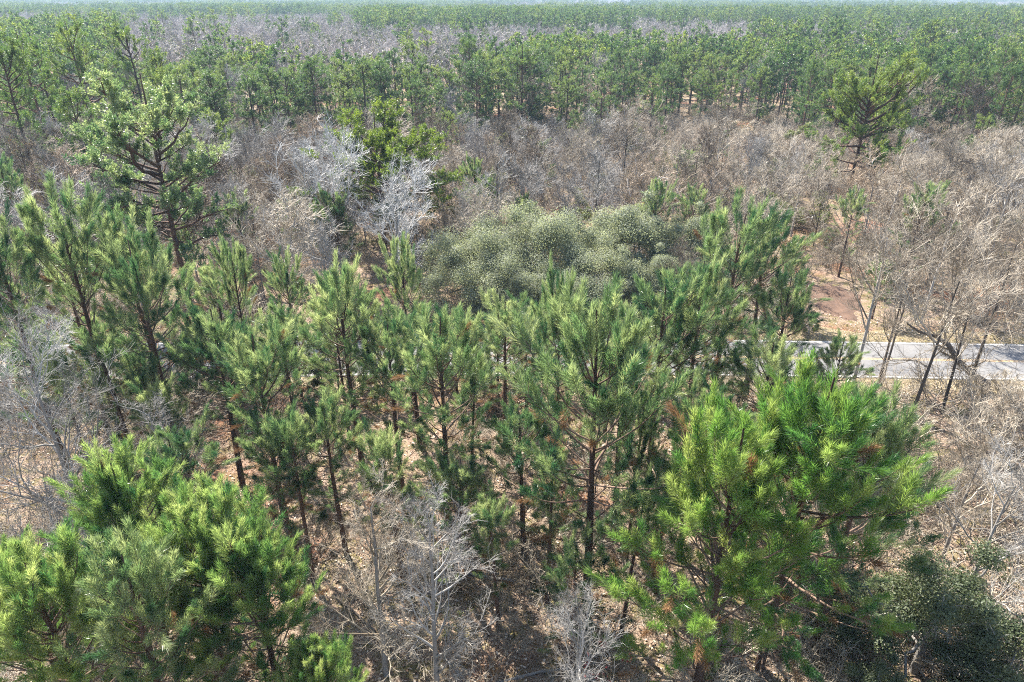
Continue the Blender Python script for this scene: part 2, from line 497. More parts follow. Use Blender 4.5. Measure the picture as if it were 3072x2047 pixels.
def mature_pine(seed, h, cb=0.5, rmax=4.0, nl=26, tm=None, tpb=5, lean=(0, 0), needle='needle_old', split=False, flat=0.6, sub=4, forks=0):
    rng = np.random.default_rng(seed)
    tm = tm or T_MID
    P = trunk_line(h * 0.97, lean, rng, 14, 0.03)
    r0 = 0.0115 * h + 0.03
    Rt = (r0 * (np.linspace(1, 0.10, 14) ** 0.8))[None]
    mbt = MB()
    mbt.tubes(P, Rt, 8)
    f = np.sort(rng.uniform(0, 1, nl) ** 0.85)
    zz = cb + (0.985 - cb) * f
    az = np.arange(nl) * 2.4 + rng.normal(0, 0.5, nl)
    L = rmax * (np.sin(np.pi * np.clip(0.24 + 0.62 * f, 0, 1)) ** flat) * rng.uniform(0.45, 1.2, nl) * (1 + 0.2 * np.cos(az - rng.uniform(0, 6.28)))
    el = np.radians(2 + 46 * f ** 1.6 + rng.normal(0, 9, nl))
    p0, _ = sample(P, np.zeros(nl, int), (zz * h * 0.97 + 0.25) / (h * 0.97 + 0.25))
    m = 7
    Br = np.zeros((nl, m, 3)); Br[:, 0] = p0
    aj = az.copy()
    for j in range(1, m):
        e = el + np.radians(22) * (j / (m - 1)) + rng.normal(0, 0.16, nl)
        aj = aj + rng.normal(0, 0.16, nl)
        dj = np.stack([np.cos(e) * np.cos(aj), np.cos(e) * np.sin(aj), np.sin(e)], -1)
        Br[:, j] = Br[:, j - 1] + dj * (L / (m - 1))[:, None]
    Rb = (0.02 + 0.020 * L)[:, None] * np.linspace(1, 0.25, m)[None]
    # secondary branches
    ns = np.maximum(2, np.round(L * 0.45 * sub)).astype(int)
    i = np.repeat(np.arange(nl), ns)
    t = rng.uniform(0.35, 1.0, len(i))
    ang = rng.uniform(25, 60, len(i))
    S, Rs = grow(Br, Rb, i, t, ang, rng.uniform(0.6, 1.5, len(i)) * (0.5 + 0.14 * rmax), 4, rng, 0.15, 0.22, 0.45)
    # tufts along secondary branches
    k = np.repeat(np.arange(len(S)), tpb)
    tt = rng.uniform(0.35, 1.0, len(k))
    p, tg = sample(S, k, tt)
    d = unit(tg * 0.5 + rng.normal(0, 0.45, (len(k), 3)) + np.array([0, 0, 0.75]))
    ll = rng.uniform(0.38, 0.75, len(k))
    kz = h / (p[:, 2] + d[:, 2] * ll).max()
    for arr in (P, Br, S, p):
        arr[..., 2] *= kz
    bt = np.clip(0.35 + 0.3 * f[i] + rng.normal(0, 0.15, len(i)), 0, 1)
    subs = []
    if split:
        for b in range(nl):
            mb = MB()
            mb.tubes(Br[b:b + 1], Rb[b:b + 1], 5)
            sel = i == b
            mb.tubes(S[sel], Rs[sel], 3)
            subs.append(('branch', mb.build('branch', 'pine_bark')))
    else:
        mbt.tubes(Br, Rb, 4)
        if tm is not T_FAR:
            mbt.tubes(S, Rs, 3)
    mbc = MB()
    add_tufts(mbc, tm, p, d, ll, rng, 0, bt[k])
    add_tufts(mbc, tm, P[:, -1], np.array([[0, 0, 1.0]]), np.array([0.9]), rng, 0, np.array([0.5]))
    return [('trunk', mbt.build('trunk', 'pine_bark'), subs), ('crown', mbc.build('crown', needle, smooth=False), [])]

def bare_tree(seed, h, spread=0.45, nl=10, nb=6, nt=5, nf=4, bark='grey_bark', twig='pale_twig', lean=(0, 0), fork=0.35, split=False, fine=0.010, up=0.10, leaves=None, nleaf=0, tw_len=1.0, crook=0.12):
    rng = np.random.default_rng(seed)
    P = trunk_line(h * 0.86, lean, rng, 10, 0.05)
    r0 = 0.009 * h + 0.03
    Rt = (r0 * (np.linspace(1, 0.18, 10) ** 0.8))[None]
    mbt = MB()
    mbt.tubes(P, Rt, 7)
    tl = fork + (0.98 - fork) * np.linspace(0, 1, nl) ** 0.9
    i0 = np.zeros(nl, int)
    Ll = h * spread * (1.0 - 0.55 * (tl - fork) / (1 - fork)) * rng.uniform(0.75, 1.2, nl)
    Lm, Lr = grow(P, Rt, i0, tl, rng.uniform(28, 58, nl), Ll, 7, rng, crook, up, 0.6, 0.22)
    def lev(Pp, Rp, n_each, tlo, a0, a1, len_, m, wig, upp, ratio, tip):
        n = len(Pp)
        i = np.repeat(np.arange(n), n_each)
        t = rng.uniform(tlo, 1.0, len(i))
        pl = np.linalg.norm(Pp[:, -1] - Pp[:, 0], axis=1)[i]
        ln = np.clip(pl * len_ * rng.uniform(0.6, 1.3, len(i)), 0.18, 5)
        return (*grow(Pp, Rp, i, t, rng.uniform(a0, a1, len(i)), ln, m, rng, wig, upp, ratio, tip), i)
    B, Rb, ib = lev(Lm, Lr, nb, 0.2, 25, 60, 0.42, 5, 0.14, up, 0.55, 0.3)
    T, Rt2, it = lev(B, Rb, nt, 0.2, 25, 60, 0.50 * tw_len, 4, 0.16, up * 0.8, 0.6, 0.4)
    Fi, Rf, iF = lev(T, Rt2, nf, 0.15, 25, 65, 0.60 * tw_len, 3, 0.18, up * 0.5, 0.7, 0.4)
    Rb = np.maximum(Rb, fine * 1.3); Rt2 = np.maximum(Rt2, fine * 0.9); Rf = np.maximum(Rf, fine * 0.65) * np.array([[1, 0.8, 0.45]])
    lt, lf = ib[it], ib[it][iF]
    subs = []
    if split:
        for b in range(nl):
            mb = MB()
            mb.tubes(Lm[b:b + 1], Lr[b:b + 1], 5)
            mb.tubes(B[ib == b], Rb[ib == b], 4)
            mb.tubes(T[lt == b], Rt2[lt == b], 3)
            mb.tubes(Fi[lf == b], Rf[lf == b], 3)
            subs.append(('limb', mb.build('limb', twig)))
        parts = [('trunk', mbt.build('trunk', bark), subs)]
    else:
        mb = MB()
        mb.tubes(Lm, Lr, 4, mat=1)
        mb.tubes(B, Rb, 3, mat=1)
        mb.tubes(T, Rt2, 3, mat=0)
        mb.tubes(Fi, Rf, 3, mat=0)
        parts = [('trunk', mbt.build('trunk', bark), []), ('crown', mb.build('crown', [twig, bark]), [])]
    if leaves:
        k = rng.integers(0, len(Fi), nleaf)
        p, _ = sample(Fi, k, rng.uniform(0.2, 1, nleaf))
        mb = MB()
        add_leaves(mb, p, unit(rng.normal(size=(nleaf, 3))), 0.10, rng)
        parts.append(('foliage', mb.build('foliage', leaves, smooth=False), []))
    return parts

def add_leaves(mb, p, nrm, size, rng, mat=0, tint=None):
    n = len(p)
    F = frames(nrm, rng)
    s = size * rng.uniform(0.65, 1.25, n)
    c = np.array([[-0.5, 0, 0], [0, -0.32, 0.06], [0.5, 0, 0], [0, 0.32, 0.06]])
    v = np.einsum('nij,vj->nvi', F, c) * s[:, None, None] + p[:, None, :]
    q = np.arange(n)[:, None] * 4 + np.arange(4)[None]
    tt = rng.uniform(0, 1, n) if tint is None else tint
    mb.add(v.reshape(-1, 3), quads=q, tint=np.repeat(tt, 4), mat=mat)

def leafy_tree(seed, h, r, nleaf, size, leaf='oak_leaf', bark='grey_bark', lobes=26, base=0.12, split=True, nbr=9):
    """rounded evergreen made of many leaf lobes, with gaps and inner leaves"""
    rng = np.random.default_rng(seed)
    u = rng.uniform(0, 1, lobes)
    az = np.arange(lobes) * 2.4 + rng.normal(0, 0.3, lobes)
    el = np.arcsin(np.clip(u, 0.03, 1))
    shell = rng.uniform(0.5, 0.95, lobes)
    ctr = np.stack([np.cos(el) * np.cos(az) * r * shell, np.cos(el) * np.sin(az) * r * shell, h * base + np.sin(el) * h * (1 - base) * shell * 0.92], -1)
    lr = r * rng.uniform(0.13, 0.36, lobes)
    w = lr ** 2 / (lr ** 2).sum()
    li = rng.choice(lobes, nleaf, p=w)
    d = unit(rng.normal(size=(nleaf, 3)) + np.array([0, 0, 0.35]))
    # bumpy lobe surfaces: small sprays
    spray = unit(rng.normal(size=(lobes, 40, 3)) + np.array([0, 0, 0.3]))
    sp = rng.integers(0, 40, nleaf)
    rad = rng.uniform(0, 1, nleaf) ** 0.35
    ds = spray[li, sp]
    p = ctr[li] + (d * 0.55 + ds * 0.55) * (lr[li] * rad)[:, None] * np.array([1, 1, 0.85])
    p[:, 2] = np.maximum(p[:, 2], 0.15)
    nn = unit(d + ds + rng.normal(0, 0.75, (nleaf, 3)))
    tint = np.clip(rng.uniform(0.2, 0.8, lobes)[li] * 0.45 + rng.uniform(0, 1, (lobes, 40))[li, sp] * 0.3 + rng.uniform(0, 0.3, nleaf), 0, 1)
    mbc = MB()
    add_leaves(mbc, p, nn, size, rng, 0, tint)
    P = trunk_line(h * 0.45, (0, 0), rng, 6, 0.06)
    Rt = (0.02 * h * np.linspace(1.2, 0.6, 6))[None]
    mbt = MB()
    mbt.tubes(P, Rt, 7)
    k = min(nbr, lobes)
    q = np.zeros((k, 6, 3))
    s0, _ = sample(P, np.zeros(k, int), rng.uniform(0.3, 0.95, k))
    for j in range(6):
        g = j / 5
        q[:, j] = s0 * (1 - g) + ctr[:k] * g + np.array([0, 0, 0.5]) * math.sin(g * 3.14) * -0.5 + rng.normal(0, 0.05 * r * (0 < j < 5), (k, 3))
    mbt.tubes(q, np.broadcast_to(np.linspace(0.009 * h, 0.004 * h, 6), (k, 6)), 4)
    # outer twigs that show between the leaves
    tw = rng.integers(0, lobes, lobes * 5)
    e = ctr[tw] + spray[tw, rng.integers(0, 40, len(tw))] * lr[tw][:, None] * 1.05
    mid = (ctr[tw] + e) / 2 + rng.normal(0, 0.05, (len(tw), 3))
    mbt.tubes(np.stack([ctr[tw], mid, e], 1), np.broadcast_to(np.array([0.018, 0.012, 0.006]) * max(size / 0.1, 0.7), (len(tw), 3)), 3)
    return [('trunk', mbt.build('trunk', bark), []), ('crown', mbc.build('crown', leaf, smooth=False), [])]

def bush(seed, h, r, n, twig='tan_twig', fine=0.009, leaf=None, nleaf=0, lsize=0.09):
    """many stems from the ground"""
    rng = np.random.default_rng(seed)
    a = rng.uniform(0, 6.283, n)
    rr = r * 0.35 * np.sqrt(rng.uniform(0, 1, n))
    p0 = np.stack([rr * np.cos(a), rr * np.sin(a), np.full(n, -0.1)], -1)
    d = unit(np.stack([np.cos(a) * 0.5, np.sin(a) * 0.5, np.ones(n)], -1) + rng.normal(0, 0.25, (n, 3)))
    L = h * rng.uniform(0.6, 1.1, n)
    S = np.zeros((n, 6, 3)); S[:, 0] = p0
    for j in range(1, 6):
        d = unit(d + rng.normal(0, 0.13, (n, 3)))
        S[:, j] = S[:, j - 1] + d * (L / 5)[:, None]
    Rs = np.broadcast_to(np.linspace(fine * 2.2, fine * 0.8, 6), (n, 6)).copy()
    i = np.repeat(np.arange(n), 7)
    T, Rt = grow(S, Rs, i, rng.uniform(0.25, 1, len(i)), rng.uniform(25, 65, len(i)), rng.uniform(0.15, 0.4, len(i)) * h, 4, rng, 0.18, 0.06, 0.7, 0.4)
    k = np.repeat(np.arange(len(T)), 4)
    Fi, Rf = grow(T, Rt, k, rng.uniform(0.1, 1, len(k)), rng.uniform(25, 70, len(k)), rng.uniform(0.06, 0.2, len(k)) * h, 3, rng, 0.2, 0.04, 0.8, 0.4)
    mb = MB()
    mb.tubes(S, Rs, 3); mb.tubes(T, np.maximum(Rt, fine * 0.7), 3); mb.tubes(Fi, np.maximum(Rf, fine * 0.5), 3)
    parts = [('stems', mb.build('stems', twig), [])]
    if leaf:
        g = rng.integers(0, len(Fi), nleaf)
        p, _ = sample(Fi, g, rng.uniform(0, 1, nleaf))
        ml = MB()
        add_leaves(ml, p + rng.normal(0, 0.05, p.shape), unit(rng.normal(size=(nleaf, 3)) + np.array([0, 0, 0.6])), lsize, rng)
        parts.append(('foliage', ml.build('foliage', leaf, smooth=False), []))
    return parts

# ------------------------------------------------------------------ placing things
def gz(x, y):
    """ground height: gentle hummocks, level along the road"""
    x = np.asarray(x, float); y = np.asarray(y, float)
    z = 0.28 * np.sin(x * 0.21 + 1.3) * np.cos(y * 0.17) + 0.14 * np.sin(x * 0.53 + y * 0.41) + 0.07 * np.sin(x * 1.31 - y * 1.13)
    d = np.abs(y - road_y(x))
    return z * np.clip((d - 4.5) / 5.0, 0, 1)

def road_y(x):
    x = np.asarray(x, float)
    return 49.4 - 0.0011 * (x - 2.0) ** 2 / (1 + np.abs(x) / 60)

def link(o):
    COL.objects.link(o)
    return o

def put(name, parts, x, y, rz, s=1.0, sz=None, label=None, cat=None, group=None, z=None, tilt=(0, 0)):
    root = link(bpy.data.objects.new(name, None))
    root.empty_display_size = 0.3
    root.location = (x, y, float(gz(x, y)) if z is None else z)
    root.rotation_euler = (tilt[0], tilt[1], rz)
    root.scale = (s, s, sz if sz else s)
    root['label'] = label
    root['category'] = cat
    if group:
        root['group'] = group
    for pn, me, subs in parts:
        p = link(bpy.data.objects.new(pn, me))
        p.parent = root
        for sn, sm in subs:
            if isinstance(sm, tuple):
                _, k, pos, F, ln = sm
                o = link(bpy.data.objects.new(sn, TUFT_MESH[me.materials[0].name][k]))
                from_mat = [[F[0][0], F[0][1], F[0][2], pos[0]], [F[1][0], F[1][1], F[1][2], pos[1]], [F[2][0], F[2][1], F[2][2], pos[2]], [0, 0, 0, 1]]
                import mathutils
                w = min(ln, 1.0) ** 0.5
                o.parent = p
                o.matrix_local = mathutils.Matrix(from_mat) @ mathutils.Matrix.Diagonal((w, w, ln, 1))
            else:
                o = link(bpy.data.objects.new(sn, sm))
                o.parent = p
    return root

def single(name, me, label=None, cat=None, kind=None, loc=(0, 0, 0)):
    o = link(bpy.data.objects.new(name, me))
    o.location = loc
    if kind:
        o['kind'] = kind
    if label:
        o['label'] = label
    if cat:
        o['category'] = cat
    return o

# ------------------------------------------------------------------ ground and road
def sheet(name, xs, ys, zf, mat):
    X, Y = np.meshgrid(xs, ys)
    Z = zf(X, Y)
    nx, ny = len(xs), len(ys)
    k = (np.arange(ny - 1)[:, None] * nx + np.arange(nx - 1)[None]).ravel()
    mb = MB()
    mb.add(np.stack([X, Y, Z], -1), quads=np.stack([k, k + 1, k + nx + 1, k + nx], -1))
    return mb.build(name, mat)

xs = np.concatenate([[-9000, -4000, -1500, -600, -300], np.linspace(-150, 150, 241), [300, 600, 1500, 4000, 9000]])
ys = np.concatenate([[-400, -100, -30], np.linspace(0, 160, 161), [220, 320, 600, 1500, 4000, 12000]])
single('ground', sheet('ground', xs, ys, gz, 'ground'), kind='structure')

def strip(name, off0, off1, z, mat, x0=-90, x1=90, n=121, kind='structure', wob=0.0, **kw):
    x = np.linspace(x0, x1, n)
    rng = np.random.default_rng(5)
    w0, w1 = rng.normal(0, wob, n), rng.normal(0, wob, n)
    y = road_y(x)
    v = np.concatenate([np.stack([x, y + off0 + w0, np.full(n, z)], -1), np.stack([x, y + off1 + w1, np.full(n, z)], -1)])
    k = np.arange(n - 1)
    mb = MB()
    mb.add(v, quads=np.stack([k, k + 1, k + n + 1, k + n], -1))
    return single(name, mb.build(name, mat), kind=kind, **kw)
strip('road_verge', -4.9, 5.6, 0.02, 'verge', wob=0.35)
road = strip('road', -3.15, 3.15, 0.05, 'asphalt', wob=0.02)
for nm, a, b, mt in (('edge_line', -2.98, -2.86, 'white_paint'), ('edge_line', 2.86, 2.98, 'white_paint'), ('centre_line', -0.16, -0.05, 'yellow_paint'), ('centre_line', 0.05, 0.16, 'yellow_paint')):
    o = strip(nm, a, b, 0.054, mt, kind=None, wob=0.012)
    o.parent = road
# red-brown bank of bare pine straw beyond the road
mbk = MB()
ang = np.linspace(0, 2 * np.pi, 40, endpoint=False)
rings = []
rngb = np.random.default_rng(9)
wobb = 1 + 0.16 * np.sin(ang * 3 + 1) + 0.08 * np.sin(ang * 7)
for g in (1.0, 0.8, 0.55, 0.3, 0.02):
    bx, by = 30.8 + 2.9 * g * wobb * np.cos(ang), 61.5 + 5.0 * g * wobb * np.sin(ang)
    rings.append(np.stack([bx, by, gz(bx, by) + 0.55 * (1 - g ** 1.6) + rngb.normal(0, 0.05, 40) - 0.09], -1))
vv = np.concatenate(rings)
kk = np.arange(40)
qq = np.concatenate([np.stack([r_ * 40 + kk, r_ * 40 + (kk + 1) % 40, (r_ + 1) * 40 + (kk + 1) % 40, (r_ + 1) * 40 + kk], -1) for r_ in range(4)])
mbk.add(vv, quads=qq)
single('straw_bank', mbk.build('straw_bank', 'straw'), kind='structure')

# ------------------------------------------------------------------ prototypes
YP = [young_pine(100 + k, 14.0, cb=(0.40, 0.46, 0.50, 0.38)[k], rmax=(3.0, 2.6, 2.8, 3.3)[k], dens=(0.72, 0.66, 0.7, 0.62)[k]) for k in range(4)]
HP = [young_pine(200 + k, 14.0, cb=(0.16, 0.20, 0.28, 0.40, 0.34, 0.24, 0.16)[k], rmax=(4.0, 3.6, 3.5, 3.4, 3.3, 3.0, 4.0)[k], dens=(0.98, 0.9, 0.98, 0.78, 0.78, 0.8, 0.98)[k], tops=90, needle=('needle_lime', 'needle_lime', 'needle_fresh', 'needle', 'needle', 'needle', 'needle_fresh')[k]) for k in range(7)]
LP = [young_pine(230 + k, 9.0, cb=0.10, rmax=2.9, dens=0.9, split=False) for k in range(2)]
MP = [mature_pine(300 + k, 16.0, cb=(0.18, 0.30, 0.34, 0.22, 0.28, 0.14)[k], rmax=(3.2, 2.8, 3.0, 3.5, 2.7, 3.3)[k], nl=(30, 27, 26, 32, 28, 32)[k], tpb=5, sub=3.6) for k in range(6)]
MPW = [mature_pine(340 + k, 20.0, cb=(0.32, 0.4, 0.3)[k], rmax=(4.6, 4.2, 5.0)[k], nl=(32, 32, 34)[k], tpb=6, sub=3.2, flat=0.5) for k in range(3)]
BT = [bare_tree(400 + k, 9.0, spread=(0.50, 0.58, 0.54, 0.46, 0.58, 0.52)[k], nl=11, nb=7, nt=6, nf=4, bark=('grey_bark', 'dark_bark', 'grey_bark')[k % 3], twig=('tan_twig', 'tan_twig', 'brown_twig')[k % 3], fine=(0.021, 0.018, 0.024)[k % 3], tw_len=1.2, fork=(0.30, 0.38, 0.26, 0.42, 0.34, 0.28)[k]) for k in range(6)]
BG = [bare_tree(440 + k, 9.0, spread=(0.52, 0.58, 0.5)[k], nl=11, nb=7, nt=6, nf=4, bark='grey_bark', twig='pale_twig', fine=0.018, tw_len=1.2, fork=(0.15, 0.2, 0.25)[k]) for k in range(3)]
BL = [bare_tree(460 + k, 9.0, spread=0.42, nl=9, nb=5, nt=5, nf=4, bark='dark_bark', twig='tan_twig', fine=0.014, leaves=('brown_leaf', 'shrub_leaf')[k], nleaf=1400, fork=0.3) for k in range(2)]
OAK = [leafy_tree(500 + k, 7.5, (5.2, 4.6, 5.6)[k], 80000, 0.12, 'oak_leaf', lobes=(52, 46, 58)[k]) for k in range(3)]
DOAK = leafy_tree(510, 7.5, 3.8, 60000, 0.10, 'dark_leaf', lobes=30)
SHR = [leafy_tree(520 + k, 4.5, 1.9, 5200, 0.15, 'shrub_leaf', lobes=14, base=0.15) for k in range(2)]
SHD = [leafy_tree(530 + k, 2.4, 1.5, 5000, 0.10, 'dark_leaf', lobes=14, base=0.05) for k in range(2)]

rng = np.random.default_rng(11)
U = rng.uniform
PI2 = 2 * math.pi

# ------------------------------------------------------------------ nearest young pines
NEAR_GROUP = 'young pines before the road'
heroes = [
    # proto, x, y, h, label
    (HP[0], 7.4, 18.6, 14.2, "bushy bright yellow-green young pine, lower crown of the pair filling the right corner"),
    (HP[1], 10.6, 20.3, 14.6, "tall bright green young pine with upright candles beside the bushy yellow-green one"),
    (HP[5], 13.4, 21.4, 12.6, "deep green young pine with bare upswept branches on its outer side, above dark evergreen"),
    (HP[2], -14.2, 20.0, 11.3, "bright green young pine rising at the back of the front-left pine clump"),
    (HP[6], -11.2, 18.3, 10.9, "widest young pine in the middle of the front-left clump"),
    (HP[2], -8.6, 17.2, 10.6, "young pine at the inner edge of the front-left clump beside pale bare saplings"),
    (HP[6], -14.8, 15.8, 11.0, "young pine cut by the left frame edge in the front-left clump"),
    (HP[5], -11.6, 15.2, 11.5, "frontmost young pine in the bottom left corner with dense pale needles"),
    (HP[3], -3.4, 28.8, 13.4, "young pine with many dark upright candles in the middle of the picture"),
    (HP[4], 3.5, 23.4, 16.3, "tallest central young pine with a bare lower trunk and broad candle-tipped top"),
    (HP[3], -12.5, 29.6, 12.3, "dark green pine with fanned tufts left of the central pines"),
    (HP[2], -17.0, 17.6, 9.6, "low young pine at the left frame edge behind the front-left clump"),
    (HP[6], -6.6, 15.6, 7.4, "low young pine at the bottom edge beside the front-left clump"),
]
for k, (pr, x, y, h, lb) in enumerate(heroes):
    s = h / 14.0
    put('young_pine', pr, x, y, U(0, PI2), s * (1.15 if k < 8 else 1.05), s, lb, 'pine tree', NEAR_GROUP, tilt=(U(-.03, .03), U(-.03, .03)))
near = [
    (-9.0, 34.0, 14.1, "slim pine with a long visible dark stem behind the fanned dark pine"),
    (-15.2, 43.0, 11.0, "small thin pine near the road left of the slim long-stemmed pine"),
    (-6.9, 41.0, 12.7, "narrow dark pine in front of the silvery bare tree, pointed top"),
    (-25.0, 37.0, 16.4, "tall pine with leaning reddish trunk near the left edge"),
    (-20.6, 35.0, 15.0, "pine with a loose pale crown and several trunks beneath, right of the left-edge pines"),
    (-26.5, 33.5, 16.2, "pine at the left frame edge behind the pale bare tree"),
    (-22.9, 39.5, 14.6, "pine crown between the two tall left-edge pines, set further back"),
    (13.4, 40.0, 15.5, "highest of the pines standing right of the grey-green evergreens"),
    (10.4, 34.0, 14.1, "dense blue-green pine just below the grey-green evergreens on their right"),
    (16.7, 42.5, 13.8, "pine with drooping dark tufts overlooking the straw bank"),
    (16.5, 38.0, 11.8, "low pine beside the visible stretch of road"),
    (8.0, 32.6, 13.8, "pine with dark green candles right behind the tallest central pine"),
    (2.7, 33.5, 13.6, "thin pine with a rusty brownish top poking in front of the evergreens"),
    (-0.4, 36.0, 10.6, "short rusty-tinged pine between the two central pines"),
    (5.6, 29.2, 11.2, "lower pine filling the gap behind the tallest central pine"),
    (-6.3, 31.8, 11.6, "pale pine crown between the central pine and the slim long-stemmed pine"),
    (-16.2, 33.4, 11.9, "pale green pine left of the fanned dark pine, over dark trunks"),
    (13.2, 30.6, 11.0, "pine half hidden behind the bright right-hand pines"),
    (19.6, 36.4, 8.2, "small single-topped pine at the near edge of the road"),
    (0.6, 27.0, 9.4, "low soft pine in the shade between the two central pines"),
    (-8.6, 27.2, 9.8, "low pale pine in front of the slim long-stemmed pine"),
    (2.6, 20.6, 7.2, "low soft blue-green pine under the tallest central pine"),
    (5.6, 25.6, 10.6, "thin pine behind the bright right-hand pines, bare trunk showing"),
    (-17.8, 40.8, 12.6, "slender pine near the road behind the left pines"),
    (-2.6, 24.8, 8.2, "low pine in front of the candle-topped central pine"),
    (8.6, 27.0, 10.4, "pine squeezed between the bright right-hand pines and the dense blue-green pine"),
    (-15.0, 25.6, 8.6, "low pine just behind the front-left clump"),
    (-5.9, 36.8, 10.2, "pine halfway to the road behind the pale pine crown"),
    (1.0, 39.8, 8.8, "low pine near the road right of the short rusty-tinged pine"),
    (6.0, 37.4, 9.4, "pine near the road below the middle of the grey-green evergreens"),
    (-13.4, 36.4, 10.2, "pine near the road behind the fanned dark pine"),
    (-20.6, 44.2, 9.6, "pine beside the road behind the loose pale-crowned pine"),
    (11.4, 25.0, 10.2, "pine hidden to its top behind the tall bright green pine"),
    (-28.4, 41.0, 12.6, "pine near the left edge close to the road"),
    (-10.9, 38.6, 11.4, "slender pine near the road between silvery bare tree and fanned pine"),
]
for k, (x, y, h, lb) in enumerate(near):
    s = h / 14.0
    put('young_pine', YP[k % 4], x, y, U(0, PI2), s ** 0.6 * U(1.0, 1.2) * (0.6 if 'thin' in lb or 'slender' in lb or 'narrow' in lb else 1.0), s, lb, 'pine tree', NEAR_GROUP, tilt=(U(-.04, .04), U(-.04, .04)))

# low pines in a row along the near verge
row = [(-37, 43.4), (-33.2, 42.2), (-29.6, 43.6), (-26.0, 42.6), (-22.4, 43.8), (-19.6, 43.0), (-16.2, 43.8), (-12.6, 43.6), (-9.2, 42.8), (-4.0, 43.2), (-1.0, 42.4), (2.4, 43.4), (5.6, 42.6), (8.6, 43.2), (12.0, 43.8), (18.6, 43.4), (21.0, 42.2)]
for k, (x, y) in enumerate(row):
    h = (4.6, 5.6, 6.6, 5.0)[k % 4] * U(0.9, 1.1) * (0.75 if x > 17 else 1)
    place = "first" if k == 0 else "last" if k == len(row) - 1 else ("second third fourth fifth sixth seventh eighth ninth tenth eleventh twelfth thirteenth fourteenth fifteenth sixteenth".split())[k - 1]
    put('roadside_pine', LP[k % 2], x, y, U(0, PI2), h / 9 * 1.25, h / 9, f"low bushy pine on the near road verge, {place} from the left", 'pine tree', 'low pines along the near verge')

for k in range(17):
    x, y = -39.0 + 3.6 * k + U(-0.8, 0.8), 45.2 + U(-0.5, 0.4)
    s_ = U(1.0, 1.5) * (0.7 if x > 8 else 1)
    put('shrub', (SHD + SHR)[k % 3], x, y, U(0, PI2), s_ * (0.62 if k % 3 == 2 else 1.0), s_ * (0.6 if k % 3 == 2 else 1.0), f"leafy bush beside the near road edge, {('first second third fourth fifth sixth seventh eighth ninth tenth eleventh twelfth thirteenth fourteenth fifteenth sixteenth seventeenth'.split())[k]} from left", 'shrub', 'bushes along the near road edge')

# slender trunks of suppressed pines between the near ones
SP = [young_pine(250 + k, 10.0, cb=0.62, rmax=1.2, dens=0.7, split=False) for k in range(3)]
thin = [(-23.5, 31.5, 9.5, "beside the pale bare tree"), (-21.6, 32.4, 10.5, "under the loose pale crown"), (-19.2, 31.6, 9.2, "among dark trunks at the litter clearing"), (-17.8, 30.4, 8.6, "at the right end of the dark trunks"),
        (-11.0, 26.6, 8.9, "in front of the fanned dark pine"), (-9.9, 25.6, 9.6, "behind the pale bare saplings, leaning trunk"), (-5.4, 25.4, 8.8, "between bare saplings and central pine"), (-0.6, 22.6, 7.8, "with red-brown trunk right of the bare saplings"),
        (1.7, 24.4, 9.0, "just left of the tallest central pine"), (5.0, 22.4, 8.6, "just right of the tallest central pine"), (7.0, 24.6, 8.0, "in the shade behind the bushy yellow-green pine"), (-2.4, 31.8, 9.4, "behind the candle-topped central pine")]
for k, (x, y, h, lb) in enumerate(thin):
    s = h / 10
    put('slender_pine', SP[k % 3], x, y, U(0, PI2), s, s, "slender bare-stemmed pine with a small top " + lb, 'pine tree', 'slender pines between the young pines', tilt=(U(-.05, .05), U(-.05, .05)))

# ------------------------------------------------------------------ single large pines beyond the road
put('mature_pine', mature_pine(601, 21.3, cb=0.40, rmax=6.6, nl=46, tm=T_MID, tpb=8, sub=3.6, split=True, flat=0.42, needle='needle'), -29.4, 58.0, 0.4, label="tall old pine with dark trunk and wide open crown left of silvery bare tree", cat='pine tree', group='single old pines beyond the road')
put('mature_pine', mature_pine(602, 16.2, cb=0.36, rmax=7.4, nl=40, tm=T_MID, tpb=8, sub=4.0, split=True, flat=0.4, needle='needle_yellow'), -14.4, 75.0, 1.9, 1.18, 1.0, label="broad yellow-green old pine with umbrella crown behind the silvery bare tree", cat='pine tree', group='single old pines beyond the road')
put('mature_pine', mature_pine(603, 19.9, cb=0.36, rmax=7.4, nl=40, tm=T_MID, tpb=8, sub=3.8, split=True, flat=0.45), 43.2, 88.0, 2.7, label="dark old pine with crooked spreading limbs alone in the tan bare woods on the right", cat='pine tree', group='single old pines beyond the road')
put('mature_pine', MPW[1], 84.0, 124.0, 1.0, 0.95, 0.78, "bright yellow-green rounded pine at the right frame edge", 'pine tree', 'single old pines beyond the road')
for x, y, h, lb in ((-64.5, 110, 23.8, "tallest silvery pine near the left edge, long leaning dark trunk"), (-69.5, 106, 22.2, "silvery pine just left of the tallest silvery pine"), (-66.7, 131, 21.8, "silvery pine set behind and right of the tallest silvery pine"), (-64, 93, 21.6, "silvery pine at the left frame edge nearest the camera"),
                    (-74, 116, 20.5, "silvery pine at the left frame edge, further back"), (-58, 121, 18.5, "shorter silvery pine right of the tallest silvery pine"), (-53.5, 88, 16.5, "shadowed pine below the tall silvery pines at left"), (-49.5, 104, 17.2, "pine with dark trunk right of the shadowed left pine")):
    put('mature_pine', MPW[int(U(0, 3))] if h > 21 else MP[int(U(0, 6))], x, y, U(0, PI2), h / (20 if h > 21 else 16) * U(0.85, 1.0), h / (20 if h > 21 else 16), lb, 'pine tree', 'silvery pines at the left edge')
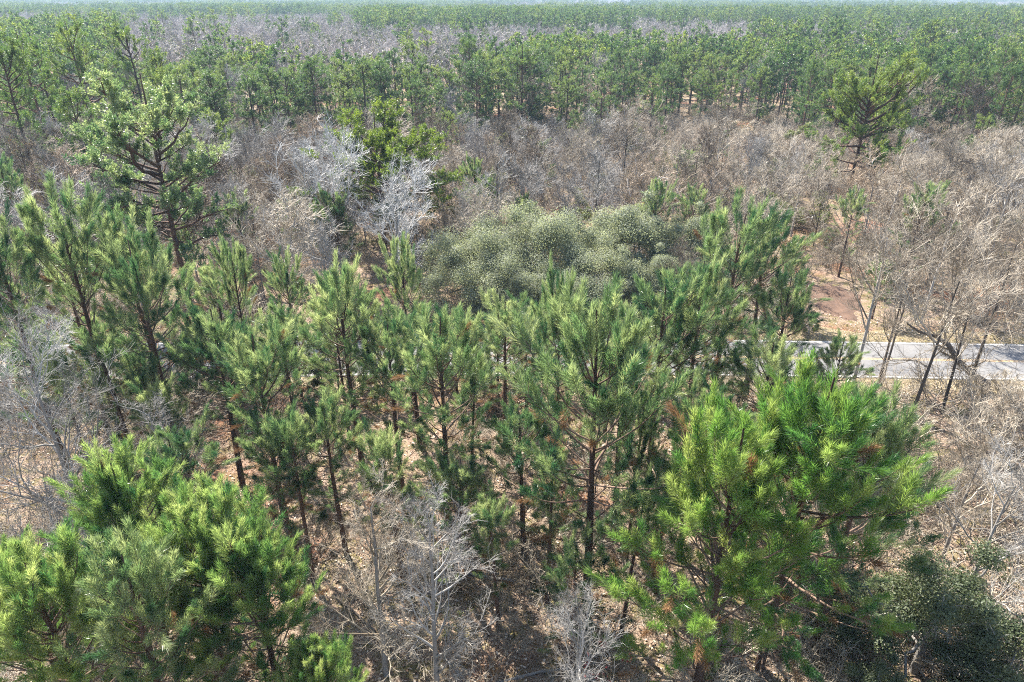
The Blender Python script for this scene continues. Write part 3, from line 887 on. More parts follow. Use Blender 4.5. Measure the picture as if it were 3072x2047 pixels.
for x, y, h, lb in ((86, 140, 18.6, "large dark pine behind the bright rounded pine at the right edge"), (99, 150, 18.8, "large pine cut by the right frame edge, behind the bright rounded pine"), (74, 138, 16.4, "pine between the crooked old pine and the large right-edge pines"), (66, 128, 13.6, "lower pine just right of the crooked old pine's top"), (57, 140, 15.5, "pine directly behind the crooked old pine"), (92, 133, 13.5, "pine with leaning dark trunk by the bright rounded pine")):
    put('mature_pine', MPW[int(U(0, 3))], x, y, U(0, PI2), h / 20 * U(0.85, 1.0), h / 20, lb, 'pine tree', 'large pines at the right edge')
for x, y, h, lb in ((14.0, 66.0, 10.2, "dark green young pine rising behind the grey-green evergreens, taller of two"), (18.4, 68.5, 9.2, "dark green young pine behind the grey-green evergreens, right-hand of two"), (37.5, 62.0, 11.0, "young pine with dark tufts among tan trees above the road"), (24.0, 56.8, 7.4, "young pine at the end of the grey-green evergreens beside the straw bank"), (32.6, 57.0, 6.0, "small yellow-green pine by the straw bank"), (-4.6, 84.0, 9.0, "small green pine in the bare woods right of the umbrella-crowned pine"),
                    (1.2, 74.0, 6.8, "low yellowish pine left of the yellow-green shrub"), (33.5, 66.5, 9.0, "dark young pine behind the straw bank")):
    put('young_pine', YP[int(U(0, 4))], x, y, U(0, PI2), (h / 14) ** 0.75, h / 14, lb, 'pine tree', 'young pines beyond the road')

# ------------------------------------------------------------------ grey-green evergreens beyond the road
for k, (x, y, h, s, lb) in enumerate(((2.9, 63.0, 9.8, 1.25, "broad grey-green evergreen oak forming the middle of the rounded thicket"), (12.6, 65.0, 9.9, 1.3, "silvery grey-green evergreen oak, highest dome of the rounded thicket"), (-3.6, 60.5, 8.2, 1.1, "grey-green evergreen oak at the left end of the rounded thicket"),
                                    (7.6, 59.6, 7.4, 1.05, "low darker evergreen oak in front of the middle of the rounded thicket"), (18.0, 66.0, 8.8, 1.0, "silvery evergreen oak at the right end of the rounded thicket"), (0.6, 58.2, 6.6, 0.95, "low evergreen oak at the front foot of the rounded thicket"), (5.0, 57.0, 5.6, 0.8, "lowest evergreen oak at the road side of the rounded thicket"), (13.2, 59.6, 6.2, 0.8, "evergreen oak at the road side below the highest dome"))):
    put('evergreen_oak', OAK[k % 3], x, y, U(0, PI2), s, h / 7.5, lb, 'tree', 'evergreen oaks beyond the road')
put('evergreen_oak', DOAK, 17.2, 20.2, 0.5, 1.15, 1.02, "dark glossy-leaved evergreen in the bottom right corner", 'tree', 'evergreens in the near woods')
put('evergreen_oak', DOAK, 19.6, 17.6, 2.5, 1.0, 0.95, "lighter olive evergreen at the bottom right frame edge", 'tree', 'evergreens in the near woods')
put('evergreen_oak', DOAK, 14.4, 17.2, 4.1, 0.55, 0.55, "low evergreen under the outer branches of the deep green pine", 'tree', 'evergreens in the near woods')
for k, (x, y, s, lb) in enumerate(((8.0, 84, 1.35, "upright yellow-green shrub tree in the middle of the tan bare woods"), (6.6, 72, 1.0, "yellow-green shrub in front of the upright yellow-green tree"), (5.0, 112, 1.0, "pale yellow-green shrub at the foot of the pine belt"), (-33, 118, 1.2, "yellow-green shrub in the grey bare woods left of centre"), (-24, 66, 0.8, "olive shrub under the old pine's right limbs"), (-20, 61, 0.7, "olive shrub at the foot of the silvery bare tree"), (25.5, 53.6, 0.55, "low yellow-green bush on the far verge"), (30, 79, 0.7, "yellowish shrub in the tan woods above the straw bank"), (62, 84, 0.8, "olive shrub at the right in the tan woods"))):
    put('shrub', SHR[k % 2], x, y, U(0, PI2), s, s, lb, 'shrub', 'yellow-green shrubs')
for k, (x, y, s, lb) in enumerate(((1.2, 27.8, 0.8, "dark evergreen bush in shade between central pines"), (-19.6, 28.6, 0.9, "dark leafy bush below the pale bare tree"), (22.4, 33.8, 0.8, "dark leafy bush at the foot of the roadside trees"), (-6.5, 29.4, 0.6, "small dark bush under the pale pine crown"), (3.3, 22.0, 0.6, "small green bush at the tallest central pine's foot"), (24.4, 42.6, 0.6, "leafy bush on the near road verge"))):
    put('shrub', SHD[k % 2], x, y, U(0, PI2), s, s, lb, 'shrub', 'dark bushes in the near woods')

# ------------------------------------------------------------------ bare trees seen singly
def single_bare(args, x, y, h, rz, lb, grp, tilt=(0, 0)):
    a = dict(args)
    put('bare_tree', bare_tree(a.pop('seed'), h, **a), x, y, rz, label=lb, cat='tree', group=grp, tilt=tilt)
NG = 'bare trees before the road'
single_bare(dict(seed=801, spread=0.46, nl=16, nb=8, nt=7, nf=5, split=True, fine=0.0075, twig='pale_twig', fork=0.25, crook=0.16), -21.2, 26.6, 13.2, 0.3, "pale grey bare tree with tangled twigs at the left frame edge", NG)
single_bare(dict(seed=802, spread=0.34, nl=12, nb=6, nt=5, nf=5, split=True, fine=0.007, fork=0.3), -17.6, 28.6, 9.0, 1.3, "slim pale bare tree right of the tangled bare tree, over dark trunks", NG)
single_bare(dict(seed=803, spread=0.30, nl=20, nb=7, nt=6, nf=5, split=True, fine=0.006, fork=0.18), -3.1, 19.2, 10.8, 2.3, "pale grey bare sapling with straight trunk, right-hand of the front pair", NG)
single_bare(dict(seed=804, spread=0.32, nl=20, nb=7, nt=6, nf=5, split=True, fine=0.006, fork=0.18, twig='tan_twig'), -5.4, 20.2, 10.4, 0.9, "tan bare sapling with dense pale twigs, left-hand of the front pair", NG)
single_bare(dict(seed=805, spread=0.42, nl=14, nb=7, nt=6, nf=5, split=True, fine=0.006, fork=0.3), 2.4, 17.2, 7.2, 3.3, "low white-twigged bare sapling at the bottom edge", NG)
single_bare(dict(seed=806, spread=0.40, nl=12, nb=7, nt=6, nf=4, split=True, fine=0.012, fork=0.42, bark='grey_bark', twig='tan_twig'), 25.0, 44.0, 13.6, 2.0, "tall vine-wrapped bare tree with pale trunk at the near road edge", NG)
single_bare(dict(seed=807, spread=0.35, nl=9, nb=5, nt=5, nf=4, split=True, fine=0.012, fork=0.45, bark='dark_bark', twig='tan_twig'), 27.1, 44.4, 9.8, 1.0, "dark double-stemmed bare tree crossing the road, inner stem", NG, (0, 0.08))
single_bare(dict(seed=808, spread=0.35, nl=9, nb=5, nt=5, nf=4, split=True, fine=0.012, fork=0.45, bark='dark_bark', twig='tan_twig'), 27.4, 44.5, 9.0, 4.0, "dark double-stemmed bare tree crossing the road, outer stem", NG, (0.02, -0.10))
single_bare(dict(seed=809, spread=0.5, nl=12, nb=7, nt=6, nf=4, split=True, fine=0.012, fork=0.4, bark='dark_bark', twig='tan_twig', crook=0.22), 27.5, 40.4, 11.8, 5.0, "leaning dark-trunked bare tree right of the double-stemmed one", NG, (0.0, 0.06))
single_bare(dict(seed=810, spread=0.62, nl=11, nb=7, nt=6, nf=4, split=True, fine=0.013, fork=0.32, bark='dark_bark', twig='tan_twig', crook=0.26), 34.3, 45.0, 12.6, 0.0, "bare tree with thick crooked dark limbs at the right end of the road", NG)
single_bare(dict(seed=811, spread=0.5, nl=12, nb=7, nt=6, nf=5, split=True, fine=0.008, fork=0.22, twig='tan_twig', crook=0.2), 22.4, 27.2, 8.0, 2.0, "low tangled pinkish-tan bare tree right of the bright pines", NG)
single_bare(dict(seed=812, spread=0.5, nl=12, nb=7, nt=6, nf=5, split=True, fine=0.008, fork=0.22, twig='pale_twig', crook=0.2), 20.6, 23.0, 8.8, 4.6, "pale tangled bare tree above the dark corner evergreen", NG)
single_bare(dict(seed=813, spread=0.5, nl=12, nb=7, nt=6, nf=5, split=True, fine=0.012, fork=0.22, twig='tan_twig', crook=0.2), 26.8, 31.6, 7.6, 3.1, "brown tangled bare tree at the right frame edge below the road", NG)
# a second dark tree there, bent over towards the road
def bent_tree():
    r3 = np.random.default_rng(88)
    P = np.array([[0, 0, -0.3], [-0.05, 0, 0.75], [-1.05, 0.1, 1.25], [-2.5, 0.2, 2.4], [-3.65, 0.2, 3.8], [-4.8, 0.1, 4.5], [-6.1, 0.0, 4.9], [-7.2, -0.2, 5.6]])[None]
    Rt = np.array([[0.30, 0.27, 0.24, 0.22, 0.17, 0.13, 0.09, 0.05]])
    mbt = MB(); mbt.tubes(P, Rt, 8)
    subs = []
    for q in range(9):
        L1, R1 = grow(P, Rt, np.zeros(1, int), np.array([0.3 + 0.075 * q]), r3.uniform(35, 70, 1), r3.uniform(1.6, 3.4, 1), 6, r3, 0.2, 0.25, 0.5)
        mb = MB(); mb.tubes(L1, R1, 5)
        T1, Q1 = grow(L1, R1, np.zeros(8, int), r3.uniform(0.2, 1, 8), r3.uniform(25, 65, 8), r3.uniform(0.6, 1.6, 8), 5, r3, 0.2, 0.1, 0.5)
        F1, G1 = grow(T1, Q1, np.repeat(np.arange(8), 9), r3.uniform(0.1, 1, 72), r3.uniform(25, 70, 72), r3.uniform(0.25, 0.8, 72), 4, r3, 0.2, 0.05, 0.7)
        mb.tubes(T1, np.maximum(Q1, 0.012), 4); mb.tubes(F1, np.maximum(G1, 0.009), 3)
        subs.append(('limb', mb.build('limb', 'tan_twig')))
    return [('trunk', mbt.build('trunk', 'dark_bark'), subs)]
put('bare_tree', bent_tree(), 34.7, 43.8, 0.0, label="dark bare tree bent far over towards the road at its right end", cat='tree', group=NG)
single_bare(dict(seed=814, spread=0.42, nl=10, nb=6, nt=6, nf=4, split=True, fine=0.012, fork=0.4, bark='dark_bark', twig='tan_twig', crook=0.2), 29.7, 40.6, 10.4, 2.0, "dark bare tree between the leaning one and the bent one below the road", NG, (0, 0.05))
single_bare(dict(seed=815, spread=0.45, nl=13, nb=7, nt=6, nf=5, split=True, fine=0.0075, fork=0.2, twig='pale_twig', crook=0.2), -19.4, 22.6, 8.6, 1.0, "low grey bare tree at the left edge behind the front-left pine clump", NG)
FG = 'bare trees just beyond the road'
single_bare(dict(seed=821, spread=0.62, nl=15, nb=7, nt=6, nf=5, split=True, fine=0.019, twig='white_twig', fork=0.14, crook=0.13), -18.2, 67.0, 13.2, 0.0, "large silvery white bare tree with many upswept limbs left of the evergreens", FG)
single_bare(dict(seed=822, spread=0.62, nl=14, nb=7, nt=6, nf=4, split=True, fine=0.019, twig='white_twig', fork=0.12, crook=0.13), -11.2, 61.5, 11.2, 1.0, "silvery white bare tree leaning towards the grey-green evergreens", FG, (0, 0.14))
single_bare(dict(seed=823, spread=0.5, nl=10, nb=6, nt=5, nf=4, split=True, fine=0.015, fork=0.2), -26.0, 60.0, 7.0, 2.0, "low silvery bare tree beside the old pine's trunk", FG)
single_bare(dict(seed=824, spread=0.55, nl=12, nb=7, nt=6, nf=4, split=True, fine=0.020, fork=0.35, bark='grey_bark', twig='tan_twig'), 29.4, 100.0, 12.0, 0.4, "round-crowned pale bare tree standing in front of the pine belt", FG)
single_bare(dict(seed=825, spread=0.28, nl=12, nb=6, nt=5, nf=3, split=True, fine=0.015, fork=0.3, bark='dark_bark', twig='pale_twig'), -1.6, 70.0, 12.6, 0.4, "tall thin dark-stemmed bare tree left of the yellow-green shrub", FG)
single_bare(dict(seed=826, spread=0.28, nl=12, nb=6, nt=5, nf=3, split=True, fine=0.015, fork=0.4, bark='dark_bark', twig='pale_twig'), 9.2, 74.0, 12.2, 0.9, "tall thin bare tree right of the upright yellow-green shrub", FG)
single_bare(dict(seed=827, spread=0.6, nl=10, nb=7, nt=6, nf=4, split=True, fine=0.018, fork=0.25, twig='pale_twig', crook=0.22), 57.0, 86.0, 9.0, 0.9, "low bare tree with forked pale limbs right of the crooked old pine", FG)

for sd_, x, y, h, wd, lb in ((831, 36.5, 56.0, 11.0, 0.55, "spreading tan bare tree beyond the road, nearest the bent tree"), (832, 42.5, 60.5, 12.2, 0.5, "large tan bare tree beyond the road near the right edge"), (833, 38.5, 69.0, 11.4, 0.55, "large tan bare tree two rows beyond the road at the right"), (834, 48.0, 66.0, 12.0, 0.52, "large grey bare tree at the right frame edge beyond the road"), (835, 26.5, 71.0, 10.6, 0.52, "spreading bare tree just left of the straw bank's far end"), (836, 33.5, 80.0, 11.6, 0.5, "large tan bare tree behind the straw bank"), (837, 54.0, 78.0, 12.0, 0.52, "spreading tan bare tree in front of the low forked bare tree"), (838, -36.0, 66.0, 11.5, 0.45, "grey bare tree left of the tall old pine"), (839, -23.5, 84.0, 11.0, 0.5, "spreading grey bare tree between old pine and umbrella-crowned pine"), (840, 19.5, 82.0, 10.8, 0.5, "spreading bare tree behind the two dark young pines"), (841, 3.0, 92.0, 11.2, 0.48, "tall grey bare tree behind the upright yellow-green shrub")):
    single_bare(dict(seed=sd_, spread=wd, nl=12, nb=7, nt=6, nf=4, split=True, fine=0.015, fork=0.3, bark='grey_bark', twig='pale_twig' if 'grey' in lb else 'tan_twig', crook=0.18), x, y, h, sd_ * 1.7, lb, FG)

# ------------------------------------------------------------------ the bare woods between road and pine belt (each tree its own object)
def in_view(x, y, m=1.04):
    return abs(x) < m * (y * 0.896 + 11.6) * 0.74

taken = [(-29.4, 58, 3.0), (-13.4, 75, 2.5), (43.2, 88, 5), (-18.2, 67, 4), (-11.2, 61.5, 4), (29.4, 100, 5), (2.9, 63, 6), (12.6, 65, 6), (-3.6, 60, 5), (7.4, 59, 5), (17.6, 66, 5), (0.6, 57, 4), (30.8, 61.5, 6.5), (8, 84, 3.0), (6.6, 72, 2.5), (14, 66, 3)]
taken += [(36.5, 56, 3), (42.5, 60.5, 3), (38.5, 69, 3), (48, 66, 3), (26.5, 71, 3), (33.5, 80, 3), (54, 78, 3), (-36, 66, 2), (-23.5, 84, 3), (19.5, 82, 3), (3, 92, 2.5)]
def free(x, y, d):
    for a, b, c in taken:
        if (x - a) ** 2 + (y - b) ** 2 < (c * 0.8 + d) ** 2:
            return False
    return True

def where_bare(x, y):
    u = x / (y * 0.896 + 11.6) / 0.74
    side = ("at the far left", "left of centre", "in the middle", "right of centre", "at the far right")[int(min(4, max(0, (u + 1) * 2.5)))]
    return side
cells = []
step = 5.6
for gy in np.arange(57, 142, step):
    for gx in np.arange(-110, 110, step):
        x, y = gx + U(-2.6, 2.6), gy + U(-2.6, 2.6)
        if in_view(x, y) and free(x, y, 1.2):
            cells.append((x, y))
cells.sort(key=lambda c: c[1])
ORD = "first second third fourth fifth sixth seventh eighth ninth tenth eleventh twelfth thirteenth fourteenth fifteenth sixteenth seventeenth eighteenth nineteenth twentieth".split()
ORD += ["twenty-" + w for w in ORD[:9]] + ["thirtieth"] + ["thirty-" + w for w in ORD[:9]]
def place_row(entries):
    """entries: (bin phrase, group, name, category, proto, x, y, rz, s, sz); label = bin phrase + rank from the left within the bin"""
    bins = {}
    for e in entries:
        bins.setdefault(e[0], []).append(e)
    for ph, es in bins.items():
        es.sort(key=lambda e: e[5] / (e[6] * 0.896 + 11.6))
        for k, (p_, grp, nm, cat, pr, x, y, rz, s, sz) in enumerate(es):
            put(nm, pr, x, y, rz, s, sz, f"{ph}, {ORD[k]} from left", cat, grp)

ent = []
def add_bare(x, y, h, band, wide=1.0):
    u = x / (y * 0.896 + 11.6) / 0.74
    grey = rng.uniform() < (0.60 if u < -0.25 else 0.35 if u < 0.2 else 0.16)
    leafy = rng.uniform() < 0.16
    pr = BL[int(U(0, 2))] if leafy else BG[int(U(0, 3))] if grey else BT[int(U(0, 6))]
    tn = "leaf-hung" if leafy else "grey" if grey else "tan"
    ent.append((f"{tn} leafless tree {band}, {where_bare(x, y)}", f"bare woods {band}", 'bare_tree', 'tree', pr, x, y, U(0, PI2), h / 9 * U(0.75, 1.2) * wide, h / 9))
n_b = 0
for x, y in cells:
    if n_b >= 232 or rng.uniform() < 0.10:
        continue
    n_b += 1
    h = U(6.0, 11.0) if y < 105 else U(5.0, 8.5)
    add_bare(x, y, h, "just beyond the road" if y < 82 else "halfway to pine belt" if y < 112 else "before the pine belt")

# ------------------------------------------------------------------ the pine belt (each pine its own object)
def belt_front(x):
    return 143 + 9 * math.sin(x * 0.045) + 6 * math.sin(x * 0.17 + 1) - (14 if x > 62 else 0) + (-6 if x < -40 else 0)
def belt_back(x):
    u = x / (170 * 0.896 + 11.6) / 0.74
    return belt_front(x) + (46 if u < -0.15 else 46 + 60 * min(1, (u + 0.15) / 0.3)) + 8 * math.sin(x * 0.09)
cells = []
for gy in np.arange(118, 262, 5.6):
    for gx in np.arange(-220, 220, 5.8):
        x, y = gx + U(-2.6, 2.6), gy + U(-2.6, 2.6)
        if in_view(x, y) and belt_front(x) < y < belt_back(x):
            cells.append((x, y))
cells.sort(key=lambda c: c[1] - belt_front(c[0]) + 0.06 * abs(c[0]))
belt_rest = []
n_p = n_g = 0
for x, y in cells:
    g = math.sin(x * 0.085 + 2) * math.sin(y * 0.07 + x * 0.03)      # stands and gaps
    if rng.uniform() < 0.10 + 0.25 * max(g, 0):
        if n_g < 44 and rng.uniform() < 0.6:
            n_g += 1
            add_bare(x, y, U(8, 12), "inside the pine belt", 0.9)
        continue
    if n_p < 245:
        n_p += 1
        h = (U(11.5, 15.5) - 1.6 * g) * (0.6 if rng.uniform() < 0.18 else 1.0) * (1.12 if rng.uniform() < 0.12 else 1.0)
        depth = "front edge" if y < belt_front(x) + 18 else "middle" if y < belt_front(x) + 40 else "back"
        ent.append((f"narrow green pine, {depth} of pine belt, {where_bare(x, y)}", f"pine belt {depth}", 'belt_pine', 'pine tree', MP[int(U(0, 6))], x, y, U(0, PI2), h / 16 * U(1.05, 1.45), h / 16))
    else:
        belt_rest.append((x, y))
place_row(ent)
# pines scattered through the leafless woods
ent = []
for k in range(84):
    y = U(62, 140)
    x = U(-1, 1) * (y * 0.896 + 11.6) * 0.72
    u = x / (y * 0.896 + 11.6) / 0.74
    if not free(x, y, 1.5) or rng.uniform() < (0.1 if u < -0.3 else 0.35 if u < 0.2 else 0.55):
        continue
    band = "just beyond the road" if y < 82 else "halfway to pine belt" if y < 112 else "before the pine belt"
    h = U(4.5, 9.5) if u > -0.3 else U(6, 13)
    pr = YP[int(U(0, 4))] if y < 95 else MP[int(U(0, 6))]
    hh_ = 14 if y < 95 else 16
    ent.append((f"green pine among leafless trees {band}, {where_bare(x, y)}", 'pines in the leafless woods', 'scattered_pine', 'pine tree', pr, x, y, U(0, PI2), h / hh_ * 1.15, h / hh_))
place_row(ent)
# shrubs scattered through the leafless woods
ent = []
for k in range(52):
    y = U(60, 140)
    x = U(-1, 1) * (y * 0.896 + 11.6) * 0.72
    if not free(x, y, 1.0):
        continue
    band = "just beyond the road" if y < 82 else "halfway to pine belt" if y < 112 else "before the pine belt"
    s_ = U(0.5, 1.5)
    ent.append((f"green shrub among leafless trees {band}, {where_bare(x, y)}", 'shrubs in the leafless woods', 'shrub', 'shrub', (SHR + SHD)[int(U(0, 4))], x, y, U(0, PI2), s_ * 1.1, s_))
place_row(ent)

# ------------------------------------------------------------------ what nobody could count: far woods, brush, litter
def proto_obj(name, parts, coll):
    """one mesh with all materials, as a source for scattered copies"""
    me_all = MBJoin([p[1] for p in parts], name)
    o = bpy.data.objects.new(name, me_all)
    coll.objects.link(o)
    return o

def MBJoin(meshes, name):
    vs, fs, fl, mi, tints, mats = [], [], [], [], [], []
    off = 0
    for me in meshes:
        nv, npoly, nloop = len(me.vertices), len(me.polygons), len(me.loops)
        co = np.zeros(nv * 3, np.float32); me.vertices.foreach_get("co", co)
        lv = np.zeros(nloop, np.int32); me.loops.foreach_get("vertex_index", lv)
        lt = np.zeros(npoly, np.int32); me.polygons.foreach_get("loop_total", lt)
        tn = np.zeros(nv, np.float32); me.attributes["tint"].data.foreach_get("value", tn)
        vs.append(co); fs.append(lv + off); fl.append(lt); tints.append(tn)
        mi.append(np.full(npoly, len(mats), np.int32)); mats.append(me.materials[0])
        off += nv
    me = bpy.data.meshes.new(name)
    me.vertices.add(off); me.vertices.foreach_set("co", np.concatenate(vs))
    lv = np.concatenate(fs); me.loops.add(len(lv)); me.loops.foreach_set("vertex_index", lv)
    lt = np.concatenate(fl); me.polygons.add(len(lt))
    me.polygons.foreach_set("loop_start", np.concatenate([[0], np.cumsum(lt)[:-1]]).astype(np.int32))
    me.polygons.foreach_set("material_index", np.concatenate(mi))
    at = me.attributes.new("tint", 'FLOAT', 'POINT'); at.data.foreach_set("value", np.concatenate(tints))
    for m in mats:
        me.materials.append(m)
    me.update(calc_edges=True)
    return me

def clump(parts_list, n, r, rg, name, coll):
    """a patch of n far trees joined, about 2r wide"""
    mb_me = []
    for k in range(n):
        pass
    return None

def scatter(name, pts, scl, objs, label=None, seed=0, zscl=None):
    """one object of kind stuff: points instanced with the source objects"""
    coll = bpy.data.collections.new(name + "_sources")
    for o in objs:
        coll.objects.link(o)
    pts = np.asarray(pts, np.float32)
    me = bpy.data.meshes.new(name)
    me.vertices.add(len(pts)); me.vertices.foreach_set("co", pts.ravel())
    a = me.attributes.new("size", 'FLOAT', 'POINT'); a.data.foreach_set("value", np.asarray(scl, np.float32))
    rg = np.random.default_rng(seed)
    b = me.attributes.new("spin", 'FLOAT_VECTOR', 'POINT')
    sp = np.zeros((len(pts), 3), np.float32); sp[:, 2] = rg.uniform(0, PI2, len(pts)); sp[:, :2] = rg.normal(0, 0.03, (len(pts), 2))
    b.data.foreach_set("vector", sp.ravel())
    c = me.attributes.new("pick", 'INT', 'POINT'); c.data.foreach_set("value", rg.integers(0, len(objs), len(pts)).astype(np.int32))
    ng = bpy.data.node_groups.new(name + "_nodes", 'GeometryNodeTree')
    ng.interface.new_socket("Geometry", in_out='INPUT', socket_type='NodeSocketGeometry')
    ng.interface.new_socket("Geometry", in_out='OUTPUT', socket_type='NodeSocketGeometry')
    N, Lk = ng.nodes, ng.links
    gi, go = N.new("NodeGroupInput"), N.new("NodeGroupOutput")
    m2p = N.new("GeometryNodeMeshToPoints")
    ci = N.new("GeometryNodeCollectionInfo")
    ci.inputs["Collection"].default_value = coll
    ci.inputs["Separate Children"].default_value = True
    ci.inputs["Reset Children"].default_value = True
    iop = N.new("GeometryNodeInstanceOnPoints")
    iop.inputs["Pick Instance"].default_value = True
    def attr(nm, ty):
        n = N.new("GeometryNodeInputNamedAttribute"); n.data_type = ty; n.inputs["Name"].default_value = nm
        return n.outputs[0]
    Lk.new(gi.outputs[0], m2p.inputs[0]); Lk.new(m2p.outputs[0], iop.inputs["Points"])
    Lk.new(ci.outputs[0], iop.inputs["Instance"])
    Lk.new(attr("pick", 'INT'), iop.inputs["Instance Index"])
    Lk.new(attr("spin", 'FLOAT_VECTOR'), iop.inputs["Rotation"])
    Lk.new(attr("size", 'FLOAT'), iop.inputs["Scale"])
    Lk.new(iop.outputs[0], go.inputs[0])
    o = single(name, me, kind='stuff')
    if label:
        o['label'] = label
    md = o.modifiers.new("scatter", 'NODES'); md.node_group = ng
    return o

def join_patch(name, protos, n, half, rg, smin=0.8, smax=1.15):
    """joined patch mesh of several far trees (their part meshes moved, spun and scaled)"""
    acc = {}
    for k in range(n):
        parts = protos[rg.integers(0, len(protos))]
        x, y, a, s = rg.uniform(-half, half), rg.uniform(-half, half), rg.uniform(0, PI2), rg.uniform(smin, smax)
        ca, sa = math.cos(a) * s, math.sin(a) * s
        for _, me, _s in parts:
            nv = len(me.vertices)
            co = np.zeros(nv * 3, np.float32); me.vertices.foreach_get("co", co); co = co.reshape(-1, 3)
            c2 = np.stack([co[:, 0] * ca - co[:, 1] * sa + x, co[:, 0] * sa + co[:, 1] * ca + y, co[:, 2] * s], -1)
            lv = np.zeros(len(me.loops), np.int32); me.loops.foreach_get("vertex_index", lv)
            tn = np.zeros(nv, np.float32); me.attributes["tint"].data.foreach_get("value", tn)
            lt = np.zeros(len(me.polygons), np.int32); me.polygons.foreach_get("loop_total", lt)
            acc.setdefault(me.materials[0].name, []).append((c2, lv.reshape(-1, int(lt[0])), np.clip(tn * 0.6 + rg.uniform(0, 0.4), 0, 1)))
    mb = MB()
    key = {m.name: k for k, m in M.items()}
    mats = list(acc)
    for mi, mn in enumerate(mats):
        for v, q, t in acc[mn]:
            mb.add(v, quads=q if q.shape[1] == 4 else None, tris=q if q.shape[1] == 3 else None, tint=t, mat=mi)
    return bpy.data.objects.new(name, mb.build(name, [key[mn] for mn in mats], smooth=False))

rg = np.random.default_rng(77)
FP = [mature_pine(900 + k, 15.5, cb=0.28, rmax=3.3, nl=17, tm=T_FAR, tpb=4, sub=2.6) for k in range(4)]
FB = [bare_tree(920 + k, 12.0, spread=0.36, nl=7, nb=4, nt=4, nf=2, bark='grey_bark', twig='far_twig', fine=0.045, fork=0.4) for k in range(4)]
FO = [leafy_tree(940 + k, 13.0, 3.4, 1400, 0.36, 'olive_leaf', lobes=18, base=0.40, nbr=8) for k in range(3)]
far_single = {'pine': [bpy.data.objects.new('pine', MBJoin([p[1] for p in a], 'pine')) for a in FP],
              'bare': [bpy.data.objects.new('bare', MBJoin([p[1] for p in a], 'bare')) for a in FB],
              'olive': [bpy.data.objects.new('olive', MBJoin([p[1] for p in a], 'olive')) for a in FO]}

def zone(x, y):
    """which wood grows where beyond the belt, as weights pine / bare / olive"""
    u = x / (y * 0.896 + 11.6) / 0.74
    stand = math.sin(y * 0.0105 + 1.6 * math.sin(x * 0.0042 + 0.5)) + 0.6 * math.sin(x * 0.0075 - y * 0.0016)
    if y < 400:
        if u > 0.45:
            return (0.50, 0.22, 0.28) if math.sin(x * 0.05 + y * 0.03) > 0 else (0.08, 0.60, 0.32)
        if u < -0.75:
            return (0.60, 0.30, 0.10)
        return (0.03, 0.66, 0.31)
    if -0.3 < u < 0.2 and 430 < y < 850:
        return (0.92, 0.06, 0.02)
    return (0.92, 0.06, 0.02) if stand > 0.55 else (0.04, 0.66, 0.30)

pts = {'pine': [], 'bare': [], 'olive': []}
for x, y in belt_rest:
    pts['pine'].append((x, y, U(0.85, 1.1)))
for gy in np.arange(170, 640, 6.2):
    for gx in np.arange(-500, 500, 6.2):
        x, y = gx + U(-3.2, 3.2), gy + U(-3.2, 3.2)
        if not in_view(x, y, 1.15) or y < belt_back(x) + 3:
            continue
        w = zone(x, y)
        k = ('pine', 'bare', 'olive')[rng.choice(3, p=np.array(w) / sum(w))]
        pts[k].append((x, y, U(0.85, 1.3) if k == 'pine' else U(0.6, 1.05) if k == 'olive' else U(0.75, 1.15)))
for k, nm, lb in (('pine', 'far_pine_forest', "distant green pine forest fading into haze"), ('bare', 'far_bare_forest', "distant grey leafless forest behind the pine belt"), ('olive', 'far_olive_forest', "distant pale olive tree tops among the grey forest")):
    a = np.array(pts[k])
    scatter(nm, np.stack([a[:, 0], a[:, 1], np.zeros(len(a))], -1), a[:, 2], far_single[k], lb, 31)

PATCH = {'pine': [join_patch('pine_patch', FP, 14, 15, rg) for _ in range(4)],
         'bare': [join_patch('bare_patch', FB * 2 + FO, 16, 15, rg, 0.7, 1.05) for _ in range(4)]}
pp = {'pine': [], 'bare': []}
y = 640.0
while y < 7500:
    st = 24 if y < 1500 else 40 if y < 3000 else 70
    hw = (y * 0.896 + 11.6) * 0.74 * 1.15
    for gx in np.arange(-hw, hw, st):
        x, yy = gx + U(-st / 3, st / 3), y + U(-st / 3, st / 3)
        w = zone(x, yy)
        pp['pine' if rng.uniform() < w[0] + 0.03 else 'bare'].append((x, yy, U(0.85, 1.15) * (1 if st == 24 else 1.15)))
    y += st
for k, nm, lb in (('pine', 'horizon_pine_forest', "hazy blue-green pine forest reaching to the horizon"), ('bare', 'horizon_bare_forest', "hazy mauve leafless forest reaching to the horizon")):
    a = np.array(pp[k])
    scatter(nm, np.stack([a[:, 0], a[:, 1], np.zeros(len(a))], -1), a[:, 2], PATCH[k], lb, 33)

